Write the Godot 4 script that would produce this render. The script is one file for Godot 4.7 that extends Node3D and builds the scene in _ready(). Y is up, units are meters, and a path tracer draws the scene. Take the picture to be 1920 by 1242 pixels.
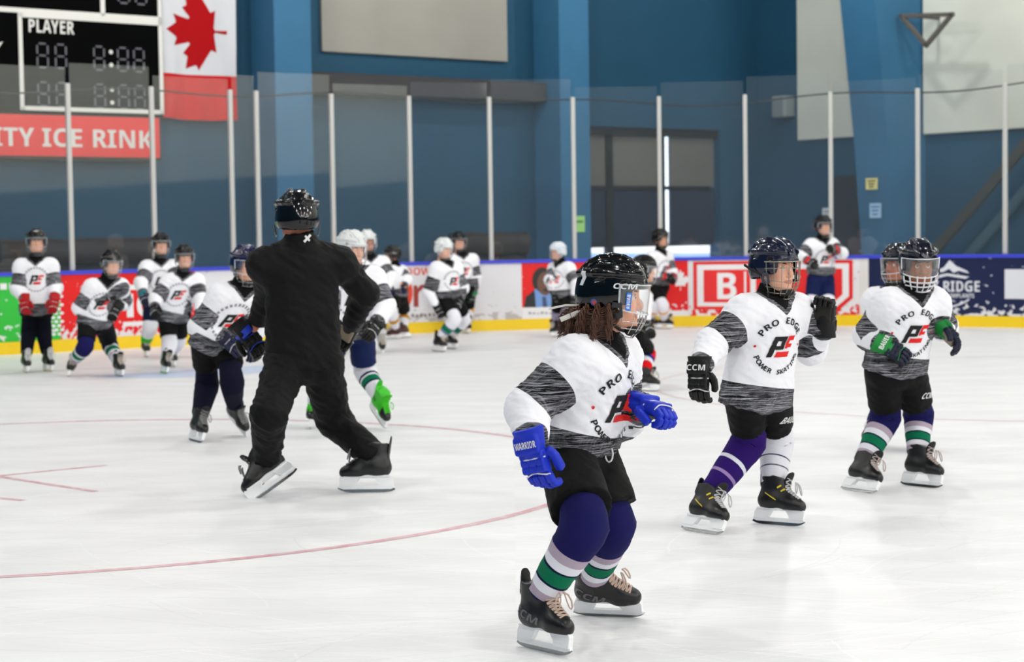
extends Node3D
# A youth skating practice in an ice rink, seen across the ice towards one rounded corner of the boards.
# Rink frame: the corner arc of the boards (radius 8.5) has its centre at CC; NE points out through the end boards, NS along them to the right.

const CC := Vector3(2.25, 0, -20.4)
const NE := Vector3(-0.6157, 0, -0.788)
const NS := Vector3(0.788, 0, -0.6157)
const RAD := 8.5
const UP := Vector3.UP

var M := {}
var used := {}
var wr := FastNoiseLite.new()
var rng := RandomNumberGenerator.new()
var glyphs := {}
var font: SystemFont
var shared := {}


# ---------------------------------------------------------------- small helpers
func numbered(called: String) -> String:
	var n: int = used.get(called, 0)
	used[called] = n + 1
	return called if n == 0 else "%s_%03d" % [called, n]


func thing(called: String, label: String, category: String, at := Vector3.ZERO, group := "") -> Node3D:
	var o := Node3D.new()
	o.name = numbered(called)
	add_child(o, true)
	o.position = at
	tag(o, label, category, group)
	return o


func tag(o: Node, label: String, category := "", group := "", kind := "") -> void:
	if label: o.set_meta("label", label)
	if category: o.set_meta("category", category)
	if group: o.set_meta("group", group)
	if kind: o.set_meta("kind", kind)


func part(called: String, mesh: Mesh, parent: Node, at := Transform3D(), label := "") -> MeshInstance3D:
	var o := MeshInstance3D.new()
	o.name = called if parent != self else numbered(called)
	o.mesh = mesh
	parent.add_child(o, true)
	o.transform = at
	if label: o.set_meta("label", label)
	return o


func struct(called: String, mesh: Mesh, at := Transform3D()) -> MeshInstance3D:
	var o := part(called, mesh, self, at)
	o.set_meta("kind", "structure")
	return o


func mat(c: Color, rough := 0.6, spec := 0.5, metal := 0.0) -> StandardMaterial3D:
	var key := "%s %s %s %s" % [c.to_html(), rough, spec, metal]
	if not M.has(key):
		var m := StandardMaterial3D.new()
		m.albedo_color = c
		m.roughness = rough
		m.metallic_specular = spec
		m.metallic = metal
		M[key] = m
	return M[key]


func cloth(c: Color, rough := 0.85, tex := "weave") -> StandardMaterial3D:
	var key := "cloth %s %s %s" % [c.to_html(), rough, tex]
	if not M.has(key):
		var m := StandardMaterial3D.new()
		m.albedo_color = c
		m.roughness = rough
		m.metallic_specular = 0.3
		m.rim_enabled = true
		m.rim = 0.12
		m.rim_tint = 0.6
		m.normal_enabled = true
		m.normal_texture = shared[tex]
		m.normal_scale = 0.35
		m.uv1_triplanar = true
		m.uv1_scale = Vector3.ONE * 9.0
		M[key] = m
	return M[key]


func gloss(c: Color, rough := 0.12) -> StandardMaterial3D:
	var key := "gloss %s %s" % [c.to_html(), rough]
	if not M.has(key):
		var m := StandardMaterial3D.new()
		m.albedo_color = c
		m.roughness = rough
		m.metallic_specular = 0.5
		M[key] = m
	return M[key]


func pane(c: Color) -> StandardMaterial3D:
	var key := "pane %s" % c.to_html()
	if not M.has(key):
		var m := StandardMaterial3D.new()
		m.albedo_color = c
		m.transparency = BaseMaterial3D.TRANSPARENCY_ALPHA
		m.roughness = 0.03
		m.metallic_specular = 0.5
		m.cull_mode = BaseMaterial3D.CULL_DISABLED
		M[key] = m
	return M[key]


# ---------------------------------------------------------------- triangle buffers
class Buf:
	var v := PackedVector3Array()
	var n := PackedVector3Array()
	var uv := PackedVector2Array()
	var i := PackedInt32Array()

	func normals() -> void:
		n = PackedVector3Array()
		n.resize(v.size())
		for t in range(0, i.size(), 3):
			var a := i[t]
			var b := i[t + 1]
			var c := i[t + 2]
			var q := (v[c] - v[a]).cross(v[b] - v[a])
			n[a] += q
			n[b] += q
			n[c] += q
		for t in n.size():
			n[t] = n[t].normalized()

	func quad(a: Vector3, b: Vector3, c: Vector3, d: Vector3, u := Rect2(0, 0, 1, 1)) -> void:  # corners clockwise seen from outside
		var k := v.size()
		var q := (c - a).cross(b - a) + (d - a).cross(c - a)
		q = q.normalized()
		for p in [a, b, c, d]:
			v.append(p)
			n.append(q)
		uv.append(Vector2(u.position.x, u.end.y))
		uv.append(u.position)
		uv.append(Vector2(u.end.x, u.position.y))
		uv.append(u.end)
		for t in [0, 1, 2, 0, 2, 3]:
			i.append(k + t)

	func tri(a: Vector3, b: Vector3, c: Vector3) -> void:
		var k := v.size()
		var q := (c - a).cross(b - a).normalized()
		for p in [a, b, c]:
			v.append(p)
			n.append(q)
			uv.append(Vector2(p.x, p.y))
			i.append(k)
			k += 1

	# box with chamfered edges, centred at c with half sizes h along the axes of b
	func box(c: Vector3, h: Vector3, b := Basis(), ch := 0.0) -> void:
		if ch <= 0.0:
			for s in [-1.0, 1.0]:
				for ax in 3:
					var o := [Vector3(s, 0, 0), Vector3(0, s, 0), Vector3(0, 0, s)][ax] as Vector3
					var p := [Vector3(0, 1, 0), Vector3(0, 0, 1), Vector3(1, 0, 0)][ax] as Vector3
					var q := o.cross(p)
					quad(c + b * ((o - p - q) * h), c + b * ((o - p + q) * h), c + b * ((o + p + q) * h), c + b * ((o + p - q) * h))
			return
		var g := h - Vector3.ONE * ch
		for s in [-1.0, 1.0]:
			for ax in 3:
				var o := [Vector3(s, 0, 0), Vector3(0, s, 0), Vector3(0, 0, s)][ax] as Vector3
				var p := [Vector3(0, 1, 0), Vector3(0, 0, 1), Vector3(1, 0, 0)][ax] as Vector3
				var q := o.cross(p)
				var f := o * h
				quad(c + b * (f - p * g - q * g), c + b * (f - p * g + q * g), c + b * (f + p * g + q * g), c + b * (f + p * g - q * g))
		for s in [-1.0, 1.0]:
			for r in [-1.0, 1.0]:
				for ax in 3:
					var e := [Vector3(1, 0, 0), Vector3(0, 1, 0), Vector3(0, 0, 1)][ax] as Vector3
					var o := [Vector3(0, s, 0), Vector3(0, 0, s), Vector3(s, 0, 0)][ax] as Vector3
					var p := [Vector3(0, 0, r), Vector3(r, 0, 0), Vector3(0, r, 0)][ax] as Vector3
					var a1 := o * h + p * g
					var a2 := o * g + p * h
					if s * r > 0:
						quad(c + b * (a1 - e * g), c + b * (a1 + e * g), c + b * (a2 + e * g), c + b * (a2 - e * g))
					else:
						quad(c + b * (a2 - e * g), c + b * (a2 + e * g), c + b * (a1 + e * g), c + b * (a1 - e * g))
					
		for sx in [-1.0, 1.0]:
			for sy in [-1.0, 1.0]:
				for sz in [-1.0, 1.0]:
					var s3 := Vector3(sx, sy, sz)
					var a1 := c + b * (Vector3(h.x, g.y, g.z) * s3)
					var a2 := c + b * (Vector3(g.x, h.y, g.z) * s3)
					var a3 := c + b * (Vector3(g.x, g.y, h.z) * s3)
					if sx * sy * sz > 0: tri(a1, a3, a2)
					else: tri(a1, a2, a3)

	# tube along a path with a radius at each point
	func tube(path: PackedVector3Array, radii: PackedFloat32Array, seg := 8, flat := 1.0, hint := Vector3(0.13, 0.31, 0.94)) -> void:
		var k := v.size()
		var m := path.size()
		var side := Vector3.ZERO
		for j in m:
			var d := (path[mini(j + 1, m - 1)] - path[maxi(j - 1, 0)]).normalized()
			if j == 0:
				side = d.cross(hint)
				if side.length() < 0.05: side = d.cross(Vector3(1, 0.2, 0))
			side = (side - d * side.dot(d)).normalized()
			var up := side.cross(d)
			for s in seg:
				var a := TAU * s / seg
				var o := side * cos(a) + up * (sin(a) * flat)
				v.append(path[j] + o * radii[j])
				n.append((side * cos(a) + up * (sin(a) / maxf(flat, 0.2))).normalized())
				uv.append(Vector2(float(s) / seg, float(j) / (m - 1)))
		for j in m - 1:
			for s in seg:
				var a := k + j * seg + s
				var b := k + j * seg + (s + 1) % seg
				var c := a + seg
				var e := b + seg
				for t in [a, b, c, b, e, c]: i.append(t)
		for end: int in [0, m - 1]:
			var c := v.size()
			v.append(path[end])
			n.append((path[0] - path[1]).normalized() if end == 0 else (path[m - 1] - path[m - 2]).normalized())
			uv.append(Vector2.ZERO)
			for s in seg:
				var a := k + end * seg + s
				var b := k + end * seg + (s + 1) % seg
				if end == 0: for t in [c, b, a]: i.append(t)
				else: for t in [c, a, b]: i.append(t)

	# outline in the xy plane of the transform, extruded from -h to +h along its z
	func extrude(poly: PackedVector2Array, h: float, t := Transform3D(), taper := 1.0) -> void:
		var idx := Geometry2D.triangulate_polygon(poly)
		var area := 0.0
		for j in poly.size():
			area += poly[j].cross(poly[(j + 1) % poly.size()])
		for j in range(0, idx.size(), 3):
			var a := poly[idx[j]]
			var b := poly[idx[j + 1]]
			var c := poly[idx[j + 2]]
			if (b - a).cross(c - a) < 0:
				var w := b
				b = c
				c = w
			tri(t * Vector3(a.x, a.y, h), t * Vector3(c.x, c.y, h), t * Vector3(b.x, b.y, h))
			tri(t * Vector3(a.x, a.y, -h), t * Vector3(b.x, b.y, -h), t * Vector3(c.x, c.y, -h))
		for j in poly.size():
			var a := poly[j]
			var b := poly[(j + 1) % poly.size()]
			if area < 0:
				var w := a
				a = b
				b = w
			quad(t * Vector3(a.x, a.y, h), t * Vector3(b.x, b.y, h), t * Vector3(b.x, b.y, -h), t * Vector3(a.x, a.y, -h))

	func ball(c: Vector3, r: Vector3, b := Basis(), rings := 8, seg := 12) -> void:
		var k := v.size()
		for j in rings + 1:
			var th := PI * j / rings
			for s in seg:
				var ph := TAU * s / seg
				var o := Vector3(sin(th) * cos(ph), cos(th), sin(th) * sin(ph))
				v.append(c + b * (o * r))
				n.append((b * (o / r)).normalized())
				uv.append(Vector2(float(s) / seg, float(j) / rings))
		for j in rings:
			for s in seg:
				var a := k + j * seg + s
				var d := k + j * seg + (s + 1) % seg
				for t in [a, a + seg, d, d, a + seg, d + seg]: i.append(t)

	func add(o: Buf, t := Transform3D()) -> void:
		var k := v.size()
		var nb := t.basis.inverse().transposed()
		for j in o.v.size():
			v.append(t * o.v[j])
			n.append((nb * o.n[j]).normalized())
		if o.uv.size() == o.v.size(): uv.append_array(o.uv)
		else:
			for j in o.v.size(): uv.append(Vector2.ZERO)
		for j in o.i: i.append(j + k)


# ArrayMesh from [[Buf, indices or null, material], ...]
func mesh_of(list: Array) -> ArrayMesh:
	var am := ArrayMesh.new()
	for s in list:
		var b: Buf = s[0]
		var src: PackedInt32Array = b.i if s[1] == null else s[1]
		if src.is_empty(): continue
		var arr := []
		arr.resize(Mesh.ARRAY_MAX)
		if s[1] == null:
			arr[Mesh.ARRAY_VERTEX] = b.v
			arr[Mesh.ARRAY_NORMAL] = b.n
			arr[Mesh.ARRAY_INDEX] = src
			if b.uv.size() == b.v.size(): arr[Mesh.ARRAY_TEX_UV] = b.uv
		else:
			var re := PackedInt32Array()
			re.resize(b.v.size())
			re.fill(-1)
			var v := PackedVector3Array()
			var n := PackedVector3Array()
			var idx := PackedInt32Array()
			for j in src:
				if re[j] < 0:
					re[j] = v.size()
					v.append(b.v[j])
					n.append(b.n[j])
				idx.append(re[j])
			arr[Mesh.ARRAY_VERTEX] = v
			arr[Mesh.ARRAY_NORMAL] = n
			arr[Mesh.ARRAY_INDEX] = idx
		am.add_surface_from_arrays(Mesh.PRIMITIVE_TRIANGLES, arr)
		am.surface_set_material(am.get_surface_count() - 1, s[2])
	return am


func one(b: Buf, m: Material) -> ArrayMesh:
	return mesh_of([[b, null, m]])


func boxed(c: Vector3, h: Vector3, m: Material, ch := 0.0, b := Basis()) -> ArrayMesh:
	var f := Buf.new()
	f.box(c, h, b, ch)
	return one(f, m)


# cuts the triangles idx of b where g (one value for each vertex) crosses zero: [where g > 0, the rest]
func cut(b: Buf, idx: PackedInt32Array, g: PackedFloat32Array) -> Array:
	var pos := PackedInt32Array()
	var neg := PackedInt32Array()
	for t in range(0, idx.size(), 3):
		var a := idx[t]
		var c := idx[t + 1]
		var d := idx[t + 2]
		var ga := g[a]
		var gc := g[c]
		var gd := g[d]
		if ga > 0 and gc > 0 and gd > 0:
			pos.append(a)
			pos.append(c)
			pos.append(d)
			continue
		if ga <= 0 and gc <= 0 and gd <= 0:
			neg.append(a)
			neg.append(c)
			neg.append(d)
			continue
		# turn so that a is alone on its side
		if (gc > 0) == (ga > 0):
			var w := d
			d = c
			c = a
			a = w
		elif (gd > 0) == (ga > 0):
			var w := c
			c = d
			d = a
			a = w
		ga = g[a]
		var p := b.v.size()
		for o in [c, d]:
			var f := ga / (ga - g[o])
			b.v.append(b.v[a].lerp(b.v[o], f))
			b.n.append(b.n[a].lerp(b.n[o], f).normalized())
			g.append(0.0)
		if ga > 0:
			for q in [a, p, p + 1]: pos.append(q)
			for q in [p, c, d, p, d, p + 1]: neg.append(q)
		else:
			for q in [a, p, p + 1]: neg.append(q)
			for q in [p, c, d, p, d, p + 1]: pos.append(q)
	return [pos, neg]


# splits b by [[function of a point that is > 0 inside, material], ...]; what is left gets the last material
func regions(b: Buf, list: Array, rest: Material) -> ArrayMesh:
	var out := []
	var left := b.i
	for r in list:
		var f: Callable = r[0]
		var g := PackedFloat32Array()
		g.resize(b.v.size())
		for j in b.v.size(): g[j] = f.call(b.v[j])
		var two := cut(b, left, g)
		out.append([b, two[0], r[1]])
		left = two[1]
	out.append([b, left, rest])
	return mesh_of(out)


# ---------------------------------------------------------------- signed distance fields meshed as surface nets
class Sdf:
	var kind := PackedInt32Array()
	var op := PackedInt32Array()
	var a := PackedVector3Array()
	var b := PackedVector3Array()
	var ra := PackedFloat32Array()
	var rb := PackedFloat32Array()
	var k := PackedFloat32Array()
	var flat := PackedInt32Array()
	var ax := PackedVector3Array()
	var sq := PackedFloat32Array()
	var inv: Array[Basis] = []

	func put(kind_: int, a_: Vector3, b_: Vector3, ra_: float, rb_: float, k_: float, fl: int, n: Vector3, s: float, i_: Basis, o: int) -> void:
		kind.append(kind_)
		a.append(a_)
		b.append(b_)
		ra.append(ra_)
		rb.append(rb_)
		k.append(maxf(k_, 0.0005))
		flat.append(fl)
		ax.append(n)
		sq.append(s)
		inv.append(i_)
		op.append(o)

	# tapered capsule; fl = 1 ends flat at b; squashed by f along n
	func cone(a_: Vector3, b_: Vector3, ra_: float, rb_: float, k_ := 0.03, fl := 0, n := Vector3.ZERO, f := 1.0, o := 0) -> void:
		if a_.distance_to(b_) < 0.0005: b_ = a_ + Vector3(0, 0.0006, 0)
		put(0, a_, b_, ra_, rb_, k_, fl, n, 1.0 / f - 1.0, Basis(), o)

	func box(c: Vector3, h: Vector3, r: float, basis := Basis(), k_ := 0.01, o := 0) -> void:
		put(1, c, h - Vector3.ONE * r, r, (h).length(), k_, 0, Vector3.ZERO, 0, basis.orthonormalized().transposed(), o)

	func ell(c: Vector3, r: Vector3, basis := Basis(), k_ := 0.01, o := 0) -> void:
		put(2, c, r, minf(r.x, minf(r.y, r.z)), maxf(r.x, maxf(r.y, r.z)), k_, 0, Vector3.ZERO, 0, basis.orthonormalized().transposed(), o)

	func one(i: int, p: Vector3) -> float:
		if kind[i] == 0:
			var q := p - a[i]
			if sq[i] != 0.0: q += ax[i] * (q.dot(ax[i]) * sq[i])
			var ab := b[i] - a[i]
			var l2 := ab.length_squared()
			var t := q.dot(ab) / l2
			var tc := clampf(t, 0.0, 1.0)
			var d := (q - ab * tc).length() - lerpf(ra[i], rb[i], tc)
			if flat[i]:
				var l := (t - 1.0) * sqrt(l2)
				if t > 1.0: d = maxf((q - ab * t).length() - rb[i], l)
				else: d = maxf(d, l)
			return d
		var w := inv[i] * (p - a[i])
		if kind[i] == 1:
			var e := w.abs() - b[i]
			return e.max(Vector3.ZERO).length() + minf(maxf(e.x, maxf(e.y, e.z)), 0.0) - ra[i]
		var r := b[i]
		var s := (w / r).length()
		return s * (s - 1.0) / maxf((w / (r * r)).length(), 1e-6)

	func eval(p: Vector3) -> float:
		var d := 1.0
		for i in kind.size():
			var e := one(i, p)
			var h := 0.0
			if op[i] == 0:
				h = maxf(k[i] - absf(d - e), 0.0)
				d = minf(d, e) - h * h * 0.25 / k[i]
			else:
				h = maxf(k[i] - absf(d + e), 0.0)
				d = maxf(d, -e) + h * h * 0.25 / k[i]
		return d

	func mesh(cell: float) -> Buf:
		var lo := Vector3.ONE * 1e6
		var hi := -lo
		var los := PackedVector3Array()
		var his := PackedVector3Array()
		for i in kind.size():
			var l: Vector3
			var h: Vector3
			if kind[i] == 0:
				var e := Vector3.ONE * ra[i]
				var f := Vector3.ONE * rb[i]
				l = (a[i] - e).min(b[i] - f)
				h = (a[i] + e).max(b[i] + f)
			else:
				var e := Vector3.ONE * rb[i]
				l = a[i] - e
				h = a[i] + e
			if op[i] == 0:
				lo = lo.min(l)
				hi = hi.max(h)
			var m := Vector3.ONE * (k[i] + cell * 1.6)
			los.append(l - m)
			his.append(h + m)
		lo -= Vector3.ONE * cell * 2.5
		hi += Vector3.ONE * cell * 2.5
		var nx := int((hi.x - lo.x) / cell) + 1
		var ny := int((hi.y - lo.y) / cell) + 1
		var nz := int((hi.z - lo.z) / cell) + 1
		var nxy := nx * ny
		var d := PackedFloat32Array()
		d.resize(nxy * nz)
		d.fill(1.0)
		var row := PackedByteArray()
		row.resize(ny * nz)
		for i in kind.size():
			var l := ((los[i] - lo) / cell).max(Vector3.ZERO)
			var h := (his[i] - lo) / cell
			var x0 := int(l.x)
			var x1 := mini(int(h.x) + 1, nx - 1)
			var y0 := int(l.y)
			var y1 := mini(int(h.y) + 1, ny - 1)
			var z0 := int(l.z)
			var z1 := mini(int(h.z) + 1, nz - 1)
			var kk := k[i]
			var o := op[i]
			var capsule := kind[i] == 0
			var aa := a[i]
			var ab := b[i] - aa
			var l2 := ab.length_squared()
			var len := sqrt(l2)
			var r0 := ra[i]
			var r1 := rb[i]
			var s := sq[i]
			var n := ax[i]
			var fl := flat[i]
			for z in range(z0, z1 + 1):
				for y in range(y0, y1 + 1):
					var p := lo + Vector3(x0, y, z) * cell
					var at := x0 + nx * y + nxy * z
					var neg := false
					for x in range(x0, x1 + 1):
						var e: float
						if capsule:
							var q := p - aa
							if s != 0.0: q += n * (q.dot(n) * s)
							var t := q.dot(ab) / l2
							var tc := clampf(t, 0.0, 1.0)
							e = (q - ab * tc).length() - lerpf(r0, r1, tc)
							if fl:
								if t > 1.0: e = maxf((q - ab * t).length() - r1, (t - 1.0) * len)
								else: e = maxf(e, (t - 1.0) * len)
						else:
							e = one(i, p)
						var c := d[at]
						if o == 0:
							var w := kk - absf(c - e)
							c = minf(c, e)
							if w > 0.0: c -= w * w * 0.25 / kk
						else:
							var w := kk - absf(c + e)
							c = maxf(c, -e)
							if w > 0.0: c += w * w * 0.25 / kk
						d[at] = c
						if c < 0.0: neg = true
						at += 1
						p.x += cell
					if neg: row[y + ny * z] = 1
		var out := Buf.new()
		var v := PackedVector3Array()
		var own := PackedInt32Array()
		own.resize(nxy * nz)
		own.fill(-1)
		var cells := PackedInt32Array()
		for z in nz - 1:
			for y in ny - 1:
				var rr := y + ny * z
				if row[rr] == 0 and row[rr + 1] == 0 and row[rr + ny] == 0 and row[rr + ny + 1] == 0: continue
				var i := nx * y + nxy * z - 1
				var prev := -1
				for x in nx - 1:
					i += 1
					var half := int(d[i + 1] < 0.0) + int(d[i + 1 + nx] < 0.0) + int(d[i + 1 + nxy] < 0.0) + int(d[i + 1 + nx + nxy] < 0.0)
					if prev < 0: prev = int(d[i] < 0.0) + int(d[i + nx] < 0.0) + int(d[i + nxy] < 0.0) + int(d[i + nx + nxy] < 0.0)
					var m := half + prev
					prev = half
					if m == 0 or m == 8: continue
					var d0 := d[i]
					var d1 := d[i + 1]
					var d2 := d[i + nx]
					var d3 := d[i + nx + 1]
					var d4 := d[i + nxy]
					var d5 := d[i + nxy + 1]
					var d6 := d[i + nxy + nx]
					var d7 := d[i + nxy + nx + 1]
					var sum := Vector3.ZERO
					var cnt := 0
					if (d0 < 0.0) != (d1 < 0.0):
						sum += Vector3(d0 / (d0 - d1), 0, 0)
						cnt += 1
					if (d2 < 0.0) != (d3 < 0.0):
						sum += Vector3(d2 / (d2 - d3), 1, 0)
						cnt += 1
					if (d4 < 0.0) != (d5 < 0.0):
						sum += Vector3(d4 / (d4 - d5), 0, 1)
						cnt += 1
					if (d6 < 0.0) != (d7 < 0.0):
						sum += Vector3(d6 / (d6 - d7), 1, 1)
						cnt += 1
					if (d0 < 0.0) != (d2 < 0.0):
						sum += Vector3(0, d0 / (d0 - d2), 0)
						cnt += 1
					if (d1 < 0.0) != (d3 < 0.0):
						sum += Vector3(1, d1 / (d1 - d3), 0)
						cnt += 1
					if (d4 < 0.0) != (d6 < 0.0):
						sum += Vector3(0, d4 / (d4 - d6), 1)
						cnt += 1
					if (d5 < 0.0) != (d7 < 0.0):
						sum += Vector3(1, d5 / (d5 - d7), 1)
						cnt += 1
					if (d0 < 0.0) != (d4 < 0.0):
						sum += Vector3(0, 0, d0 / (d0 - d4))
						cnt += 1
					if (d1 < 0.0) != (d5 < 0.0):
						sum += Vector3(1, 0, d1 / (d1 - d5))
						cnt += 1
					if (d2 < 0.0) != (d6 < 0.0):
						sum += Vector3(0, 1, d2 / (d2 - d6))
						cnt += 1
					if (d3 < 0.0) != (d7 < 0.0):
						sum += Vector3(1, 1, d3 / (d3 - d7))
						cnt += 1
					own[i] = v.size()
					v.append(lo + (Vector3(x, y, z) + sum / cnt) * cell)
					cells.append(i)
		var idx := PackedInt32Array()
		for i in cells:
			var inside := d[i] < 0.0
			for e in 3:
				var step: int = [1, nx, nxy][e]
				if (d[i + step] < 0.0) == inside: continue
				var s1: int = [nx, nxy, 1][e]
				var s2: int = [nxy, 1, nx][e]
				if i - s1 - s2 < 0: continue
				var q0 := own[i]
				var q1 := own[i - s1]
				var q2 := own[i - s1 - s2]
				var q3 := own[i - s2]
				if q1 < 0 or q2 < 0 or q3 < 0: continue
				if inside:
					for t in [q0, q3, q2, q0, q2, q1]: idx.append(t)
				else:
					for t in [q0, q1, q2, q0, q2, q3]: idx.append(t)
		out.v = v
		out.i = idx
		out.normals()
		return out


func wrinkled(b: Buf, amp: float, freq := 1.0) -> Buf:
	for j in b.v.size():
		b.v[j] += b.n[j] * (fold(b.v[j], freq) * amp)
	b.normals()
	return b


func fold(p: Vector3, freq := 1.0) -> float:
	var a := 1.0 - 2.6 * absf(wr.get_noise_3d(p.x * 50.0 * freq, (p.y * 1.5 + p.x * 0.9) * 62.0 * freq, p.z * 50.0 * freq))
	return a * 0.7 + 0.5 * wr.get_noise_3d((p.x + p.y) * 170.0 * freq, (p.y - p.z) * 150.0 * freq, 9.0 + p.z * 120.0 * freq)


# ---------------------------------------------------------------- print: flat lettering and marks laid on a surface
func glyph(text: String) -> PackedVector2Array:
	if not glyphs.has(text):
		var tm := TextMesh.new()
		tm.font = font
		tm.text = text
		tm.font_size = 64
		tm.pixel_size = 1.0 / 64.0
		tm.depth = 0.0
		tm.curve_step = 2.0
		var arr := tm.get_mesh_arrays()
		var v: PackedVector3Array = arr[Mesh.ARRAY_VERTEX]
		var n: PackedVector3Array = arr[Mesh.ARRAY_NORMAL]
		var idx: PackedInt32Array = arr[Mesh.ARRAY_INDEX]
		var out := PackedVector2Array()
		for t in range(0, idx.size(), 3):
			if n[idx[t]].z < 0.5: continue
			for k in 3:
				out.append(Vector2(v[idx[t + k]].x, v[idx[t + k]].y))
		# centre it, scale so that the capital height is 1
		var r := Rect2(out[0], Vector2.ZERO)
		for p in out: r = r.expand(p)
		for j in out.size(): out[j] = (out[j] - r.get_center()) / 0.714
		glyphs[text] = out
	return glyphs[text]


func width_of(tris: PackedVector2Array) -> float:
	var lo := 1e9
	var hi := -1e9
	for p in tris:
		lo = minf(lo, p.x)
		hi = maxf(hi, p.x)
	return hi - lo


func moved(tris: PackedVector2Array, t: Transform2D) -> PackedVector2Array:
	return t * tris


func bar(x0: float, y0: float, x1: float, y1: float, slant := 0.0) -> PackedVector2Array:
	var a := Vector2(x0 + slant * y0, y0)
	var b := Vector2(x1 + slant * y0, y0)
	var c := Vector2(x1 + slant * y1, y1)
	var d := Vector2(x0 + slant * y1, y1)
	return PackedVector2Array([a, b, c, a, c, d])


func poly(pts: PackedVector2Array) -> PackedVector2Array:
	var out := PackedVector2Array()
	for k in Geometry2D.triangulate_polygon(pts): out.append(pts[k])
	return out


func disc(c: Vector2, r: Vector2, seg := 20) -> PackedVector2Array:
	var pts := PackedVector2Array()
	for k in seg: pts.append(c + Vector2(cos(TAU * k / seg), sin(TAU * k / seg)) * r)
	return poly(pts)


# lays 2D triangles on a surface: map gives for a 2D point the surface point, or Vector3.INF where there is none
func laid(tris: PackedVector2Array, step: float, map: Callable, toward: Vector3) -> Buf:
	var todo := Array()
	for t in range(0, tris.size(), 3): todo.append([tris[t], tris[t + 1], tris[t + 2], 0])
	var b := Buf.new()
	var memo := {}
	while todo.size():
		var q: Array = todo.pop_back()
		var e := [(q[0] as Vector2).distance_to(q[1]), (q[1] as Vector2).distance_to(q[2]), (q[2] as Vector2).distance_to(q[0])]
		var far := 0 if e[0] >= e[1] and e[0] >= e[2] else (1 if e[1] >= e[2] else 2)
		if e[far] > step and q[3] < 12:
			var a: Vector2 = q[far]
			var c: Vector2 = q[(far + 1) % 3]
			var d: Vector2 = q[(far + 2) % 3]
			var m := (a + c) * 0.5
			todo.append([a, m, d, q[3] + 1])
			todo.append([m, c, d, q[3] + 1])
			continue
		var ids := []
		for j in 3:
			var key: Vector2 = q[j]
			if not memo.has(key):
				var p: Vector3 = map.call(key)
				if p == Vector3.INF: memo[key] = -1
				else:
					memo[key] = b.v.size()
					b.v.append(p)
			ids.append(memo[key])
		if ids.min() < 0: continue
		var n := (b.v[ids[2]] - b.v[ids[0]]).cross(b.v[ids[1]] - b.v[ids[0]])
		if n.dot(toward) < 0: ids.reverse()
		for j in ids: b.i.append(j)
	b.normals()
	return b


# a ray caster onto a field: 2D point -> centre + x * right + y * up, marched along dir
func caster(f: Sdf, centre: Vector3, right: Vector3, up: Vector3, dir: Vector3, amp := 0.0, lift := 0.002, freq := 1.0) -> Callable:
	return func(p: Vector2) -> Vector3:
		var q := centre + right * p.x + up * p.y
		for k in 24:
			var d := f.eval(q)
			if d < 0.0008:
				return q - dir * (lift + (fold(q, freq) * amp if amp > 0.0 else 0.0))
			q += dir * d * 0.9
			if (q - centre).dot(dir) > 0.9: break
		return Vector3.INF


# ---------------------------------------------------------------- gear, built once in its own frame: x forward (toe, fingers, nose), y up, z to the right
func build_shared_gear() -> void:
	build_skate()
	build_glove(1.0, "right", [20.0, 64.0, 112.0])
	build_glove(-1.0, "left", [20.0, 64.0, 112.0])
	build_glove(-1.0, "left_fist", [34.0, 108.0, 172.0])
	build_helmet()
	build_heads()
	build_cages()


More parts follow.
